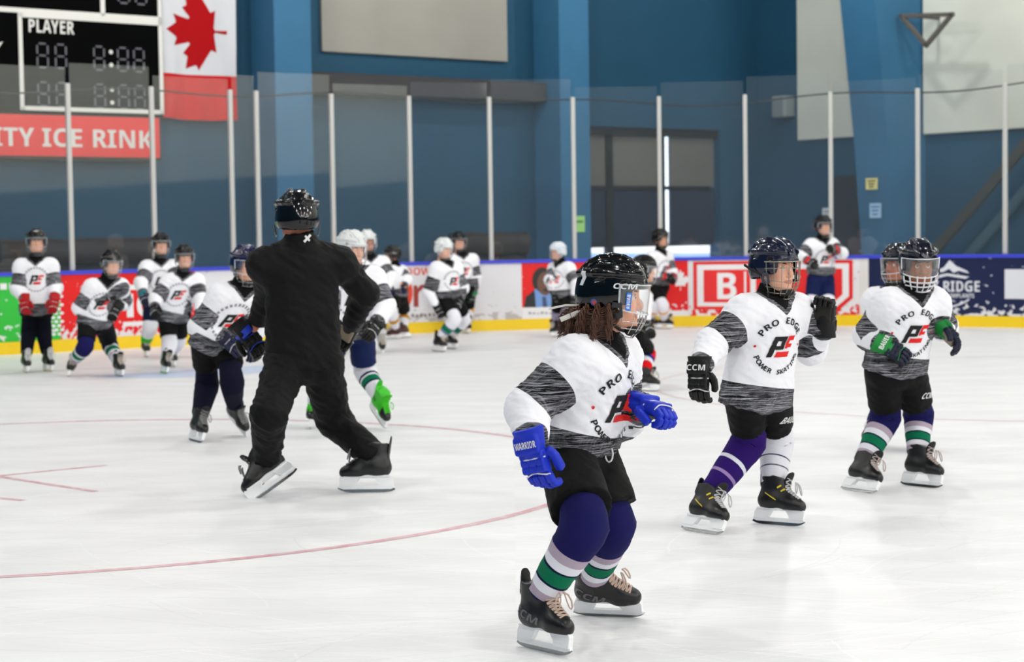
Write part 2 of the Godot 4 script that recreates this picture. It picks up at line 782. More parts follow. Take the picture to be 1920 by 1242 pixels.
func build_skate() -> void:
	var f := Sdf.new()
	f.cone(Vector3(-0.075, 0.122, 0), Vector3(-0.045, 0.122, 0), 0.041, 0.042, 0.02)                 # heel
	f.cone(Vector3(-0.066, 0.13, 0), Vector3(-0.056, 0.238, 0), 0.04, 0.054, 0.03, 1)                # shaft
	f.cone(Vector3(-0.03, 0.15, 0), Vector3(-0.012, 0.236, 0), 0.036, 0.046, 0.03, 1)
	f.cone(Vector3(0.0, 0.19, 0), Vector3(0.072, 0.116, 0), 0.034, 0.034, 0.03)                      # instep
	f.cone(Vector3(-0.03, 0.13, 0), Vector3(0.07, 0.106, 0), 0.043, 0.038, 0.03)
	f.cone(Vector3(0.06, 0.106, 0.004), Vector3(0.11, 0.101, 0.002), 0.04, 0.034, 0.02)              # toe
	f.box(Vector3(0.0, 0.005, 0), Vector3(0.3, 0.072, 0.2), 0.001, Basis(), 0.006, 1)                # flat sole
	var b := f.mesh(0.0048)
	shared.skate_boot = b
	shared.skate_field = f
	# tendon guard behind the ankle and tongue in front
	var tg := Sdf.new()
	tg.cone(Vector3(-0.104, 0.205, 0), Vector3(-0.114, 0.262, 0), 0.032, 0.024, 0.01, 0, Vector3(1, 0.15, 0).normalized(), 0.2)
	shared.tendon = tg.mesh(0.004)
	var to := Sdf.new()
	to.cone(Vector3(0.03, 0.2, 0), Vector3(0.034, 0.238, 0), 0.03, 0.032, 0.02, 0, Vector3(0.96, -0.2, 0).normalized(), 0.28)
	to.cone(Vector3(0.034, 0.238, 0), Vector3(0.043, 0.248, 0), 0.032, 0.03, 0.02, 0, Vector3(0.8, -0.5, 0).normalized(), 0.28)
	shared.tongue = to.mesh(0.0045)
	f.cone(Vector3(0.03, 0.2, 0), Vector3(0.034, 0.238, 0), 0.03, 0.032, 0.02, 0, Vector3(0.96, -0.2, 0).normalized(), 0.28)
	# laces: rows across the instep, each a flat ribbon that follows the boot, and a bow
	var la := Buf.new()
	var rows := 8
	for r in rows:
		for s in [-1.0, 1.0]:
			var path := PackedVector3Array()
			var rad := PackedFloat32Array()
			for j in 7:
				var u := float(j) / 6.0
				var w: float = lerpf(-0.03, 0.03, u) * s
				var t := (float(r) + u * 0.8) / rows
				var o := Vector3(0.165, 0.195, w * 0.85).lerp(Vector3(0.09, 0.29, w * 1.1), t)
				var dir := Vector3(-0.72, -0.7, 0).normalized()
				for k in 24:
					var d := f.eval(o)
					if d < 0.0022: break
					o += dir * d * 0.9
				path.append(o)
				rad.append(0.0042)
			la.tube(path, rad, 5, 0.6)
	for s in [-1.0, 1.0]:
		var path := PackedVector3Array()
		var rad := PackedFloat32Array()
		for j in 9:
			var u := TAU * j / 8.0
			path.append(Vector3(0.078 + 0.022 * sin(u * 0.5), 0.222 - 0.03 * (1.0 - cos(u)), 0.01 * s + s * 0.024 * sin(u * 0.5) + 0.012 * s * sin(u)))
			rad.append(0.0035)
		la.tube(path, rad, 5, 0.6)
	shared.laces = la
	# blade holder: towers and beam in plastic
	var ho := Buf.new()
	var T := Transform3D()
	ho.extrude(PackedVector2Array([Vector2(0.035, 0.08), Vector2(0.135, 0.084), Vector2(0.142, 0.07), Vector2(0.14, 0.03), Vector2(0.07, 0.028), Vector2(0.058, 0.05)]), 0.011, T)
	ho.extrude(PackedVector2Array([Vector2(-0.115, 0.085), Vector2(-0.03, 0.082), Vector2(-0.045, 0.05), Vector2(-0.06, 0.028), Vector2(-0.128, 0.03), Vector2(-0.128, 0.06)]), 0.011, T)
	ho.extrude(PackedVector2Array([Vector2(-0.13, 0.036), Vector2(0.142, 0.036), Vector2(0.146, 0.024), Vector2(0.12, 0.016), Vector2(-0.115, 0.016), Vector2(-0.134, 0.024)]), 0.007, T)
	ho.extrude(PackedVector2Array([Vector2(-0.115, 0.084), Vector2(0.12, 0.084), Vector2(0.12, 0.076), Vector2(-0.11, 0.076)]), 0.02, T)
	shared.holder = ho
	var ru := Buf.new()
	var pr := PackedVector2Array([Vector2(-0.132, 0.024)])
	for j in 17:
		var x := lerpf(-0.138, 0.15, j / 16.0)
		pr.append(Vector2(x, 0.022 * pow(absf(x) / 0.15, 6.0)))
	pr.append(Vector2(0.146, 0.026))
	ru.extrude(pr, 0.002, T)
	shared.runner = ru


func build_glove(sz: float, side: String, curl: Array) -> void:
	var f := Sdf.new()   # back of the hand, four padded fingers and the thumb
	f.box(Vector3(0.036, 0.0, 0), Vector3(0.046, 0.02, 0.05), 0.014, Basis(), 0.006)
	for r in 3:
		for c in 3:
			f.box(Vector3(0.008 + 0.026 * r, 0.019, (-0.033 + 0.033 * c) * sz), Vector3(0.0145, 0.016, 0.0175), 0.009, Basis(), 0.003)
	var len := [0.95, 1.06, 1.0, 0.86]
	for q in 4:
		var z := (-0.0395 + 0.0263 * q) * sz
		var p := Vector3(0.08, 0.008 - absf(q - 1.3) * 0.003, z)
		var ang := [deg_to_rad(curl[0] + q * 4.0), deg_to_rad(curl[1] + q * 4.0), deg_to_rad(curl[2] + q * 4.0)]
		var seg := [0.04, 0.032, 0.026]
		for s in 3:
			var d := Vector3(cos(ang[s]), -sin(ang[s]), 0)
			var l: float = seg[s] * len[q]
			var bs := Basis(d, Vector3(sin(ang[s]), cos(ang[s]), 0), Vector3(0, 0, 1))
			f.box(p + d * l * 0.5, Vector3(l * 0.5 + 0.0015, 0.0155 - s * 0.0012, 0.0125 - s * 0.0006), 0.0075, bs, 0.002)
			p += d * l
	var tp := Vector3(0.0, -0.006, -0.052 * sz)
	for s in 3:
		var d := [Vector3(0.75, -0.35, -0.55 * sz), Vector3(0.93, -0.36, -0.05 * sz), Vector3(0.8, -0.58, 0.2 * sz)][s] as Vector3
		d = d.normalized()
		var l: float = [0.03, 0.034, 0.028][s]
		var bs := Basis(d, Vector3(0, 1, 0).cross(d).cross(d) * -1.0, Vector3.ZERO)
		bs.y = (Vector3(0, 1, 0) - d * d.y).normalized()
		bs.z = d.cross(bs.y)
		f.box(tp + d * l * 0.5, Vector3(l * 0.5 + 0.004, 0.0165, 0.015), 0.009, bs, 0.004)
		tp += d * l
	shared["glove_" + side] = f.mesh(0.0034)
	shared["glove_field_" + side] = f
	var cu := Sdf.new()   # flared cuff, open bell
	cu.cone(Vector3(0.0, 0.002, 0), Vector3(-0.088, 0.006, 0), 0.046, 0.062, 0.01, 1, Vector3(0, 1, 0), 0.82)
	cu.box(Vector3(-0.03, 0.036, 0), Vector3(0.034, 0.014, 0.052), 0.011, Basis(Vector3(0, 0, 1), 0.06), 0.006)
	shared["cuff_" + side] = cu.mesh(0.005)
	shared["cuff_field_" + side] = cu
	var pa := Sdf.new()
	pa.box(Vector3(0.036, -0.021, 0), Vector3(0.042, 0.009, 0.04), 0.007, Basis(), 0.006)
	pa.cone(Vector3(0.01, -0.018, -0.05 * sz), Vector3(0.055, -0.035, -0.062 * sz), 0.012, 0.012, 0.01)
	shared["palm_" + side] = pa.mesh(0.005)
	var pi := Buf.new()   # piping between the rolls
	for r in 2:
		var path := PackedVector3Array()
		var rad := PackedFloat32Array()
		for j in 11:
			var z := lerpf(-0.052, 0.052, j / 10.0)
			path.append(Vector3(0.021 + 0.058 * r - 0.006 * cos(z * 60.0) * r, 0.033 - 0.006 * r - pow(absf(z) / 0.052, 4.0) * 0.02, z * sz))
			rad.append(0.003)
		pi.tube(path, rad, 5)
	shared["piping_" + side] = pi


func build_helmet() -> void:
	var f := Sdf.new()
	var c := Vector3(-0.008, 0.05, 0)
	var r := Vector3(0.131, 0.114, 0.106)
	f.ell(c, r, Basis(), 0.01)
	f.ell(c + Vector3(-0.04, -0.045, 0), Vector3(0.094, 0.085, 0.1), Basis(), 0.02)          # back of the head
	f.ell(c + Vector3(0.01, -0.04, 0), Vector3(0.1, 0.075, 0.106), Basis(), 0.02)            # temples
	for z in [-0.034, 0.034]:      # raised ridges from brow to crown
		var last := Vector3.ZERO
		for j in 8:
			var a := deg_to_rad(lerpf(18.0, 150.0, j / 7.0))
			var w: float = sqrt(1.0 - pow(z / r.z, 2.0))
			var p := c + Vector3(cos(a) * r.x * w, sin(a) * r.y * w, z) * 0.965
			if j: f.cone(last, p, 0.0135, 0.0135, 0.005)
			last = p
	for s in [-1.0, 1.0]:          # side ridge
		var last := Vector3.ZERO
		for j in 7:
			var a := deg_to_rad(lerpf(28.0, 158.0, j / 6.0))
			var p := c + Vector3(cos(a) * r.x * 0.955, 0.034 + 0.012 * sin(a), s * sin(a) * r.z * 0.93)
			if j: f.cone(last, p, 0.012, 0.014, 0.005)
			last = p
	# brim
	var lb := Vector3.ZERO
	for j in 9:
		var a := deg_to_rad(lerpf(-62.0, 62.0, j / 8.0))
		var p := c + Vector3(cos(a) * (r.x - 0.006), 0.002 - 0.012 * pow(sin(a), 2.0), sin(a) * (r.z - 0.006))
		if j: f.cone(lb, p, 0.0085, 0.0085, 0.006)
		lb = p
	for s in [-1.0, 1.0]:          # vents
		for q in [[20.0, 0.3], [52.0, 0.62], [95.0, 0.66], [128.0, 0.6]]:
			var a := deg_to_rad(q[0])
			var w: float = cos(asin(q[1]))
			var p := c + Vector3(cos(a) * r.x * w, sin(a) * r.y * w, s * q[1] * r.z)
			var d := Vector3(-sin(a), cos(a) * 0.8, 0) * 0.016
			f.cone(p - d, p + d, 0.0075, 0.009, 0.003, 0, Vector3.ZERO, 1.0, 1)
		for q in [[60.0, 0.0], [105.0, 0.005]]:
			var a := deg_to_rad(q[0])
			var p := c + Vector3(cos(a) * r.x, 0.012 + q[1], s * sin(a) * r.z)
			f.cone(p - Vector3(0.016, 0.003, 0), p + Vector3(0.016, 0.002, 0), 0.008, 0.008, 0.003, 0, Vector3.ZERO, 1.0, 1)
	f.ell(c + Vector3(0, -0.005, 0), r - Vector3(0.013, 0.013, 0.011), Basis(), 0.004, 1)
	f.ell(c + Vector3(-0.035, -0.06, 0), Vector3(0.083, 0.1, 0.09), Basis(), 0.004, 1)
	f.ell(c + Vector3(0.01, -0.06, 0), Vector3(0.1, 0.1, 0.095), Basis(), 0.004, 1)
	f.box(Vector3(0.185, -0.06, 0), Vector3(0.105, 0.1, 0.2), 0.01, Basis(), 0.01, 1)
	f.box(Vector3(0.155, -0.12, 0), Vector3(0.105, 0.125, 0.2), 0.02, Basis(Vector3(0, 0, 1), -0.25), 0.012, 1)
	f.box(Vector3(0, -0.16, 0), Vector3(0.3, 0.1, 0.3), 0.001, Basis(Vector3(0, 0, 1), 0.06), 0.006, 1)
	shared.helmet = f.mesh(0.0036)
	shared.helmet_field = f
	# liner edge under the rim (foam), and the ear guards with their opening
	for s in [-1.0, 1.0]:
		var e := Buf.new()
		var t := Transform3D(Basis(Vector3(1, 0, 0.06 * s).normalized(), Vector3(0, 1, 0.16 * s).normalized(), Vector3(0, 0, 1)).orthonormalized(), Vector3(0.03, -0.034, s * 0.107))
		var outer := [Vector2(-0.028, -0.024), Vector2(0.01, -0.033), Vector2(0.024, -0.024), Vector2(0.019, 0.026), Vector2(-0.014, 0.028)]
		var inner := [Vector2(-0.014, -0.008), Vector2(0.007, -0.013), Vector2(0.012, -0.006), Vector2(0.01, 0.008), Vector2(-0.01, 0.008)]
		for j in 5:
			var k := (j + 1) % 5
			e.extrude(PackedVector2Array([outer[j], outer[k], inner[k], inner[j]]), 0.0025, t)
		shared["ear_guard_right" if s > 0 else "ear_guard_left"] = e
	var st := Buf.new()    # chin straps
	for s in [-1.0, 1.0]:
		var path := PackedVector3Array()
		var rad := PackedFloat32Array()
		for j in 8:
			var u := j / 7.0
			path.append(Vector3(lerpf(0.0, 0.07, u * u), lerpf(-0.02, -0.118, sin(u * PI * 0.5)), s * lerpf(0.1, 0.0, u * u)))
			rad.append(0.0065)
		st.tube(path, rad, 6, 0.3, Vector3(0, 0, 1))
	shared.straps = st


func head_field(ears := true) -> Sdf:
	var f := Sdf.new()
	f.ell(Vector3(-0.012, 0.042, 0), Vector3(0.095, 0.088, 0.077), Basis(), 0.02)
	f.cone(Vector3(0.024, 0.0, 0), Vector3(0.036, -0.05, 0), 0.06, 0.05, 0.035)
	f.cone(Vector3(0.03, -0.06, -0.02), Vector3(0.03, -0.06, 0.02), 0.044, 0.044, 0.03)
	f.cone(Vector3(-0.01, -0.035, -0.04), Vector3(0.062, -0.086, -0.012), 0.026, 0.018, 0.025)
	f.cone(Vector3(-0.01, -0.035, 0.04), Vector3(0.062, -0.086, 0.012), 0.026, 0.018, 0.025)
	f.cone(Vector3(0.073, -0.091, -0.006), Vector3(0.073, -0.091, 0.006), 0.015, 0.015, 0.02)
	for s in [-1.0, 1.0]:
		f.cone(Vector3(0.066, 0.031, 0.012 * s), Vector3(0.054, 0.032, 0.042 * s), 0.02, 0.018, 0.018)     # brow
		f.cone(Vector3(0.058, -0.02, 0.034 * s), Vector3(0.05, -0.012, 0.042 * s), 0.024, 0.022, 0.02)     # cheek
		f.ell(Vector3(0.0905, 0.012, 0.031 * s), Vector3(0.0135, 0.0105, 0.019), Basis(), 0.012, 1)        # socket
	f.cone(Vector3(0.081, 0.018, 0), Vector3(0.1, -0.022, 0), 0.0075, 0.0125, 0.012)                      # nose
	for s in [-1.0, 1.0]:
		f.cone(Vector3(0.09, -0.027, 0.01 * s), Vector3(0.085, -0.025, 0.0135 * s), 0.0075, 0.006, 0.006)
	f.cone(Vector3(0.0845, -0.0525, -0.013), Vector3(0.0845, -0.0525, 0.013), 0.0065, 0.0065, 0.01)        # lips
	f.cone(Vector3(0.0835, -0.062, -0.01), Vector3(0.0835, -0.062, 0.01), 0.0075, 0.0075, 0.008)
	f.cone(Vector3(0.0935, -0.0572, -0.022), Vector3(0.0935, -0.0572, 0.022), 0.0028, 0.0028, 0.004, 0, Vector3.ZERO, 1.0, 1)
	if ears:
		for s in [-1.0, 1.0]:
			f.ell(Vector3(-0.008, 0.0, 0.079 * s), Vector3(0.018, 0.03, 0.008), Basis(Vector3(0, 1, 0), 0.35 * s), 0.008)
			f.ell(Vector3(-0.004, 0.002, 0.086 * s), Vector3(0.009, 0.018, 0.005), Basis(), 0.004, 1)
	f.cone(Vector3(-0.018, -0.03, 0), Vector3(-0.034, -0.15, 0), 0.05, 0.054, 0.03)
	return f


func build_heads() -> void:
	shared.head_near = head_field().mesh(0.0032)
	shared.head_far = head_field().mesh(0.0075)
	var lids := Buf.new()
	var balls := Buf.new()
	var iris := Buf.new()
	var brow := Buf.new()
	for s in [-1.0, 1.0]:
		balls.ball(Vector3(0.0735, 0.012, 0.031 * s), Vector3.ONE * 0.0122, Basis(), 8, 12)
		iris.ball(Vector3(0.0792, 0.0112, 0.0312 * s), Vector3(0.0075, 0.0066, 0.0064), Basis(), 6, 10)
		var path := PackedVector3Array()
		for j in 6:
			var u := j / 5.0
			path.append(Vector3(0.0885 - 0.016 * u * u, 0.0295 + 0.005 * sin(u * PI * 0.8), (0.014 + 0.031 * u) * s))
		brow.tube(path, PackedFloat32Array([0.002, 0.0034, 0.0036, 0.0032, 0.0026, 0.0012]), 6, 1.0)
		var lid := PackedVector3Array()
		for j in 7:
			var u := j / 6.0
			lid.append(Vector3(0.0805 + 0.0062 * sin(u * PI), 0.0135 + 0.0058 * sin(u * PI), (0.0205 + 0.0215 * u) * s))
		lids.tube(lid, PackedFloat32Array([0.0018, 0.0028, 0.0036, 0.0038, 0.0036, 0.0028, 0.0016]), 6)
	shared.eyeballs = balls
	shared.iris = iris
	shared.brows = brow
	shared.lids = lids


# the surface on which visor and cage bars lie
func mask_at(phi: float, y: float) -> Vector3:
	var u := clampf((0.05 - y) / 0.19, 0.0, 1.0)
	var r := 0.132 - 0.012 * u - 0.045 * pow(maxf(u - 0.5, 0.0) * 2.0, 2.0)
	return Vector3(0.002 + r * cos(phi), y, r * 0.88 * sin(phi))


func arc(y: float, a0: float, a1: float, n := 14, dip := 0.0) -> PackedVector3Array:
	var out := PackedVector3Array()
	for j in n + 1:
		var a := deg_to_rad(lerpf(a0, a1, float(j) / n))
		out.append(mask_at(a, y - dip * cos(a)))
	return out


func rad(n: int, r: float) -> PackedFloat32Array:
	var out := PackedFloat32Array()
	out.resize(n)
	out.fill(r)
	return out


func bars(b: Buf, path: PackedVector3Array, r: float) -> void:
	b.tube(path, rad(path.size(), r), 6)


func build_cages() -> void:
	# full wire cage
	var c := Buf.new()
	for y in [0.045, 0.012, -0.045, -0.075, -0.103]:
		bars(c, arc(y, -78, 78, 14, 0.012 if y < 0 else 0.0), 0.0019 if y < 0.04 else 0.0026)
	for a in [-74, -56, -38, -20, 0, 20, 38, 56, 74]:
		var path := PackedVector3Array()
		for j in 9:
			var y := lerpf(0.045, -0.13 + 0.03 * absf(a) / 74.0, j / 8.0)
			path.append(mask_at(deg_to_rad(a), y - (0.012 * cos(deg_to_rad(a)) if y < 0 else 0.0)))
		bars(c, path, 0.0019)
	bars(c, arc(-0.122, -60, 60, 12, 0.02), 0.0026)
	shared.cage = c
	# half visor with a short cage below
	var v := Buf.new()
	var rows := 6
	var cols := 18
	for layer in 2:
		var k := v.v.size()
		for j in rows + 1:
			for s in cols + 1:
				var a := deg_to_rad(lerpf(-74, 74, float(s) / cols))
				var p := mask_at(a, lerpf(0.058, -0.05 + 0.012 * pow(absf(a), 2.0), float(j) / rows))
				v.v.append(p - Vector3(cos(a), 0, sin(a)) * 0.0022 * layer)
				v.n.append(Vector3(cos(a), 0, sin(a)) * (1.0 if layer == 0 else -1.0))
		for j in rows:
			for s in cols:
				var q := k + j * (cols + 1) + s
				var w := q + cols + 1
				for t in ([q, q + 1, w, q + 1, w + 1, w] if layer == 1 else [q, w, q + 1, q + 1, w, w + 1]): v.i.append(t)
	shared.visor = v
	var rim := Buf.new()
	bars(rim, arc(0.058, -74, 74, 18), 0.0028)
	var low := PackedVector3Array()
	for s in 19:
		var a := deg_to_rad(lerpf(-74, 74, s / 18.0))
		low.append(mask_at(a, -0.05 + 0.012 * a * a))
	bars(rim, low, 0.0036)
	for a in [-74.0, 74.0]:
		var path := PackedVector3Array()
		for j in 6: path.append(mask_at(deg_to_rad(a), lerpf(0.058, -0.03, j / 5.0)))
		bars(rim, path, 0.0036)
	shared.visor_rim = rim
	for thick in [0.0019, 0.0044]:
		var lc := Buf.new()
		for y in [-0.078, -0.104]: bars(lc, arc(y + 0.01, -66, 66, 14, 0.012), thick)
		bars(lc, arc(-0.12, -52, 52, 12, 0.018), thick * 1.2)
		for a in [-66, -44, -22, 0, 22, 44, 66]:
			var path := PackedVector3Array()
			for j in 5: path.append(mask_at(deg_to_rad(a), lerpf(-0.048 + 0.006 * cos(deg_to_rad(a)), -0.12 - 0.018 * cos(deg_to_rad(a)) + 0.04 * pow(absf(a) / 66.0, 3.0), j / 4.0)))
			bars(lc, path, thick)
		shared["chin_cage_%d" % int(thick * 10000)] = lc
	var cup := Sdf.new()
	cup.cone(Vector3(0.088, -0.108, -0.02), Vector3(0.088, -0.108, 0.02), 0.016, 0.016, 0.01)
	cup.cone(Vector3(0.07, -0.112, -0.03), Vector3(0.07, -0.112, 0.03), 0.018, 0.018, 0.01)
	shared.chin_cup = cup.mesh(0.006)


# ---------------------------------------------------------------- people
func frame_of(fwd: Vector3, up: Vector3, s: float) -> Basis:
	var x := fwd.normalized()
	var y := (up - x * up.dot(x)).normalized()
	return Basis(x, y, x.cross(y)).scaled_local(Vector3.ONE * s)


func body_part(root: Node3D, d: Dictionary, skin: Color, near: bool, slim := 1.0, hands: Array = []) -> void:
	var J: Array = d.j
	var g: float = d.g * slim
	var f := Sdf.new()
	var sp: Vector3 = (J[1] - J[8]).normalized()
	f.cone(J[1] - sp * 0.12 * g, J[8], 0.085 * g, 0.09 * g, 0.06)
	f.cone(J[2], J[3], 0.055 * g, 0.055 * g, 0.05)
	f.cone(J[9], J[10], 0.075 * g, 0.075 * g, 0.05)
	for s in 2:
		f.cone(J[2 + s], J[4 + s], 0.045 * g, 0.038 * g, 0.03)
		f.cone(J[4 + s], J[6 + s], 0.036 * g, 0.027 * g, 0.02)
		f.cone(J[9 + s], J[11 + s], 0.07 * g, 0.05 * g, 0.03)
		f.cone(J[11 + s], J[13 + s], 0.048 * g, 0.034 * g, 0.02)
	f.cone(J[1] - sp * 0.05, J[0] - sp * 0.1 * g, 0.055 * g, 0.05 * g, 0.04)
	var under := cloth(Color(0.06, 0.06, 0.07))
	var hm := mat(skin, 0.5, 0.4)
	if near and not hm.subsurf_scatter_enabled:
		hm.subsurf_scatter_enabled = true
		hm.subsurf_scatter_strength = 0.12
	var list := [[f.mesh(0.022), null, under]]
	var t := Transform3D(frame_of(d.look, UP, d.g), J[0])
	var hb := Buf.new()
	hb.add(shared.head_near if near else shared.head_far, t)
	if near:
		var inv := t.affine_inverse()
		var lip := func(p: Vector3) -> float:
			var q := inv * p
			return minf(0.0105 - absf(q.y + 0.0565) - q.z * q.z * 9.0, q.x - 0.078)
		var g1 := PackedFloat32Array()
		for p in hb.v: g1.append(lip.call(p))
		var two := cut(hb, hb.i, g1)
		list.append([hb, two[0], mat(skin.lerp(Color(0.66, 0.28, 0.27), 0.55), 0.45)])
		list.append([hb, two[1], hm])
	else:
		list.append([hb, null, hm])
	for e in [["eyeballs", mat(Color(0.86, 0.85, 0.83), 0.2)], ["iris", gloss(Color(0.12, 0.07, 0.04), 0.1)], ["brows", mat(skin.lerp(Color(0.12, 0.07, 0.04), 0.75), 0.8)], ["lids", hm]]:
		if e[0] == "lids" and not near: continue
		var eb := Buf.new()
		eb.add(shared[e[0]], t)
		list.append([eb, null, e[1]])
	for h in hands: list.append([h, null, hm])
	part("body", mesh_of(list), root)


func helmet_on(root: Node3D, d: Dictionary, c: Color, mask: String, lining := Color(0.05, 0.05, 0.06), rough := 0.1) -> MeshInstance3D:
	var t := Transform3D(frame_of(d.look, UP, d.g), d.j[0])
	var key := "helmet_mesh %s" % c.to_html()
	if not shared.has(key): shared[key] = one(shared.helmet, gloss(c, rough))
	var h := part("helmet", shared[key], root, t)
	var clear := pane(Color(0.93, 0.95, 0.97, 0.015))
	for sd in ["right", "left"]:
		part("ear_guard", one(shared["ear_guard_" + sd], mat(c.lerp(Color(0.35, 0.36, 0.38), 0.35), 0.25)), h)
	if mask != "none":
		part("chin_strap", one(shared.straps, mat(Color(0.03, 0.03, 0.03), 0.7)), h)
		part("chin_cup", one(shared.chin_cup, mat(lining, 0.7)), h)
	match mask:
		"cage":
			part("wire_cage", one(shared.cage, mat(Color(0.62, 0.6, 0.54), 0.28, 0.5, 0.85)), h, Transform3D(), "thin silvery wire face cage")
		"combo_white", "combo_wire":
			part("visor", one(shared.visor, clear), h, Transform3D(), "clear plastic half visor")
			var white := mask == "combo_white"
			part("visor_rim", one(shared.visor_rim, mat(Color(0.86, 0.87, 0.9), 0.25) if white else pane(Color(0.9, 0.92, 0.95, 0.45))), h)
			part("chin_cage", one(shared.chin_cage_44 if white else shared.chin_cage_19, mat(Color(0.88, 0.88, 0.9), 0.3) if white else mat(Color(0.75, 0.75, 0.74), 0.25, 0.5, 0.9)), h)
	return h


func glove_on(root: Node3D, d: Dictionary, s: int, look: Dictionary) -> MeshInstance3D:
	var side := "right" if s == 0 else ("left_fist" if look.get("fist", false) else "left")
	var fd: Vector3 = d.gl[s * 2]
	var t := Transform3D(frame_of(fd, d.gl[s * 2 + 1], d.g * look.get("glove_size", 0.98)), d.j[6 + s] + fd * 0.03 * d.g)
	return glove_at(root, side, t, look)


func glove_at(root: Node, side: String, t: Transform3D, look: Dictionary) -> MeshInstance3D:
	var c: Color = look.glove
	var c2: Color = look.get("cuff", c)
	var c3: Color = look.get("trim", Color(0.85, 0.85, 0.86))
	var m: Material = shared.get("leather %s" % c.to_html(), null)
	if m == null:
		m = StandardMaterial3D.new()
		m.albedo_color = c
		m.roughness = 0.5
		m.metallic_specular = 0.4
		m.rim_enabled = true
		m.rim = 0.1
		shared["leather %s" % c.to_html()] = m
	var k := "glove_mesh %s %s" % [side, c.to_html()]
	if not shared.has(k): shared[k] = one(shared["glove_" + side], m)
	var o := part("glove", shared[k], root, t)
	part("cuff", one(shared["cuff_" + side], mat(c2, 0.55, 0.4)), o)
	part("palm", one(shared["palm_" + side], mat(look.get("palm", Color(0.55, 0.5, 0.42)), 0.8)), o)
	part("piping", one(shared["piping_" + side], mat(c3, 0.6)), o)
	return o


func skate_on(root: Node3D, d: Dictionary, s: int, look: Dictionary) -> MeshInstance3D:
	var t := Transform3D(frame_of(d.feet[s * 3 + 1], d.feet[s * 3 + 2], d.g), d.feet[s * 3])
	var c: Color = look.get("boot", Color(0.035, 0.035, 0.04))
	var cap: Color = look.get("toe", Color(0.03, 0.03, 0.033))
	var k := "boot %s %s" % [c.to_html(), cap.to_html()]
	if not shared.has(k):
		var b := Buf.new()
		b.add(shared.skate_boot)
		shared[k] = regions(b, [
			[func(p: Vector3) -> float: return p.x - 0.088 + absf(p.z) * 0.3 + (p.y - 0.1) * 0.35, mat(cap, 0.35, 0.5)],
			[func(p: Vector3) -> float: return minf(0.014 - absf(p.y - 0.15 - (p.x + 0.03) * -0.5), minf(-0.03 - p.x, p.x + 0.1)), mat(c.lerp(Color(0.2, 0.2, 0.22), 0.5), 0.4)],
		], mat(c, 0.42, 0.5))
	var o := part("skate", shared[k], root, t)
	part("tendon_guard", one(shared.tendon, mat(look.get("tendon", c), 0.45)), o)
	part("tongue", one(shared.tongue, mat(look.get("tongue", c), 0.7)), o)
	part("laces", one(shared.laces, mat(look.get("lace", Color(0.74, 0.7, 0.66)), 0.8)), o)
	part("blade_holder", one(shared.holder, mat(Color(0.95, 0.955, 0.96), 0.35)), o)
	part("blade", one(shared.runner, mat(Color(0.62, 0.63, 0.63), 0.22, 0.5, 1.0)), o)
	return o


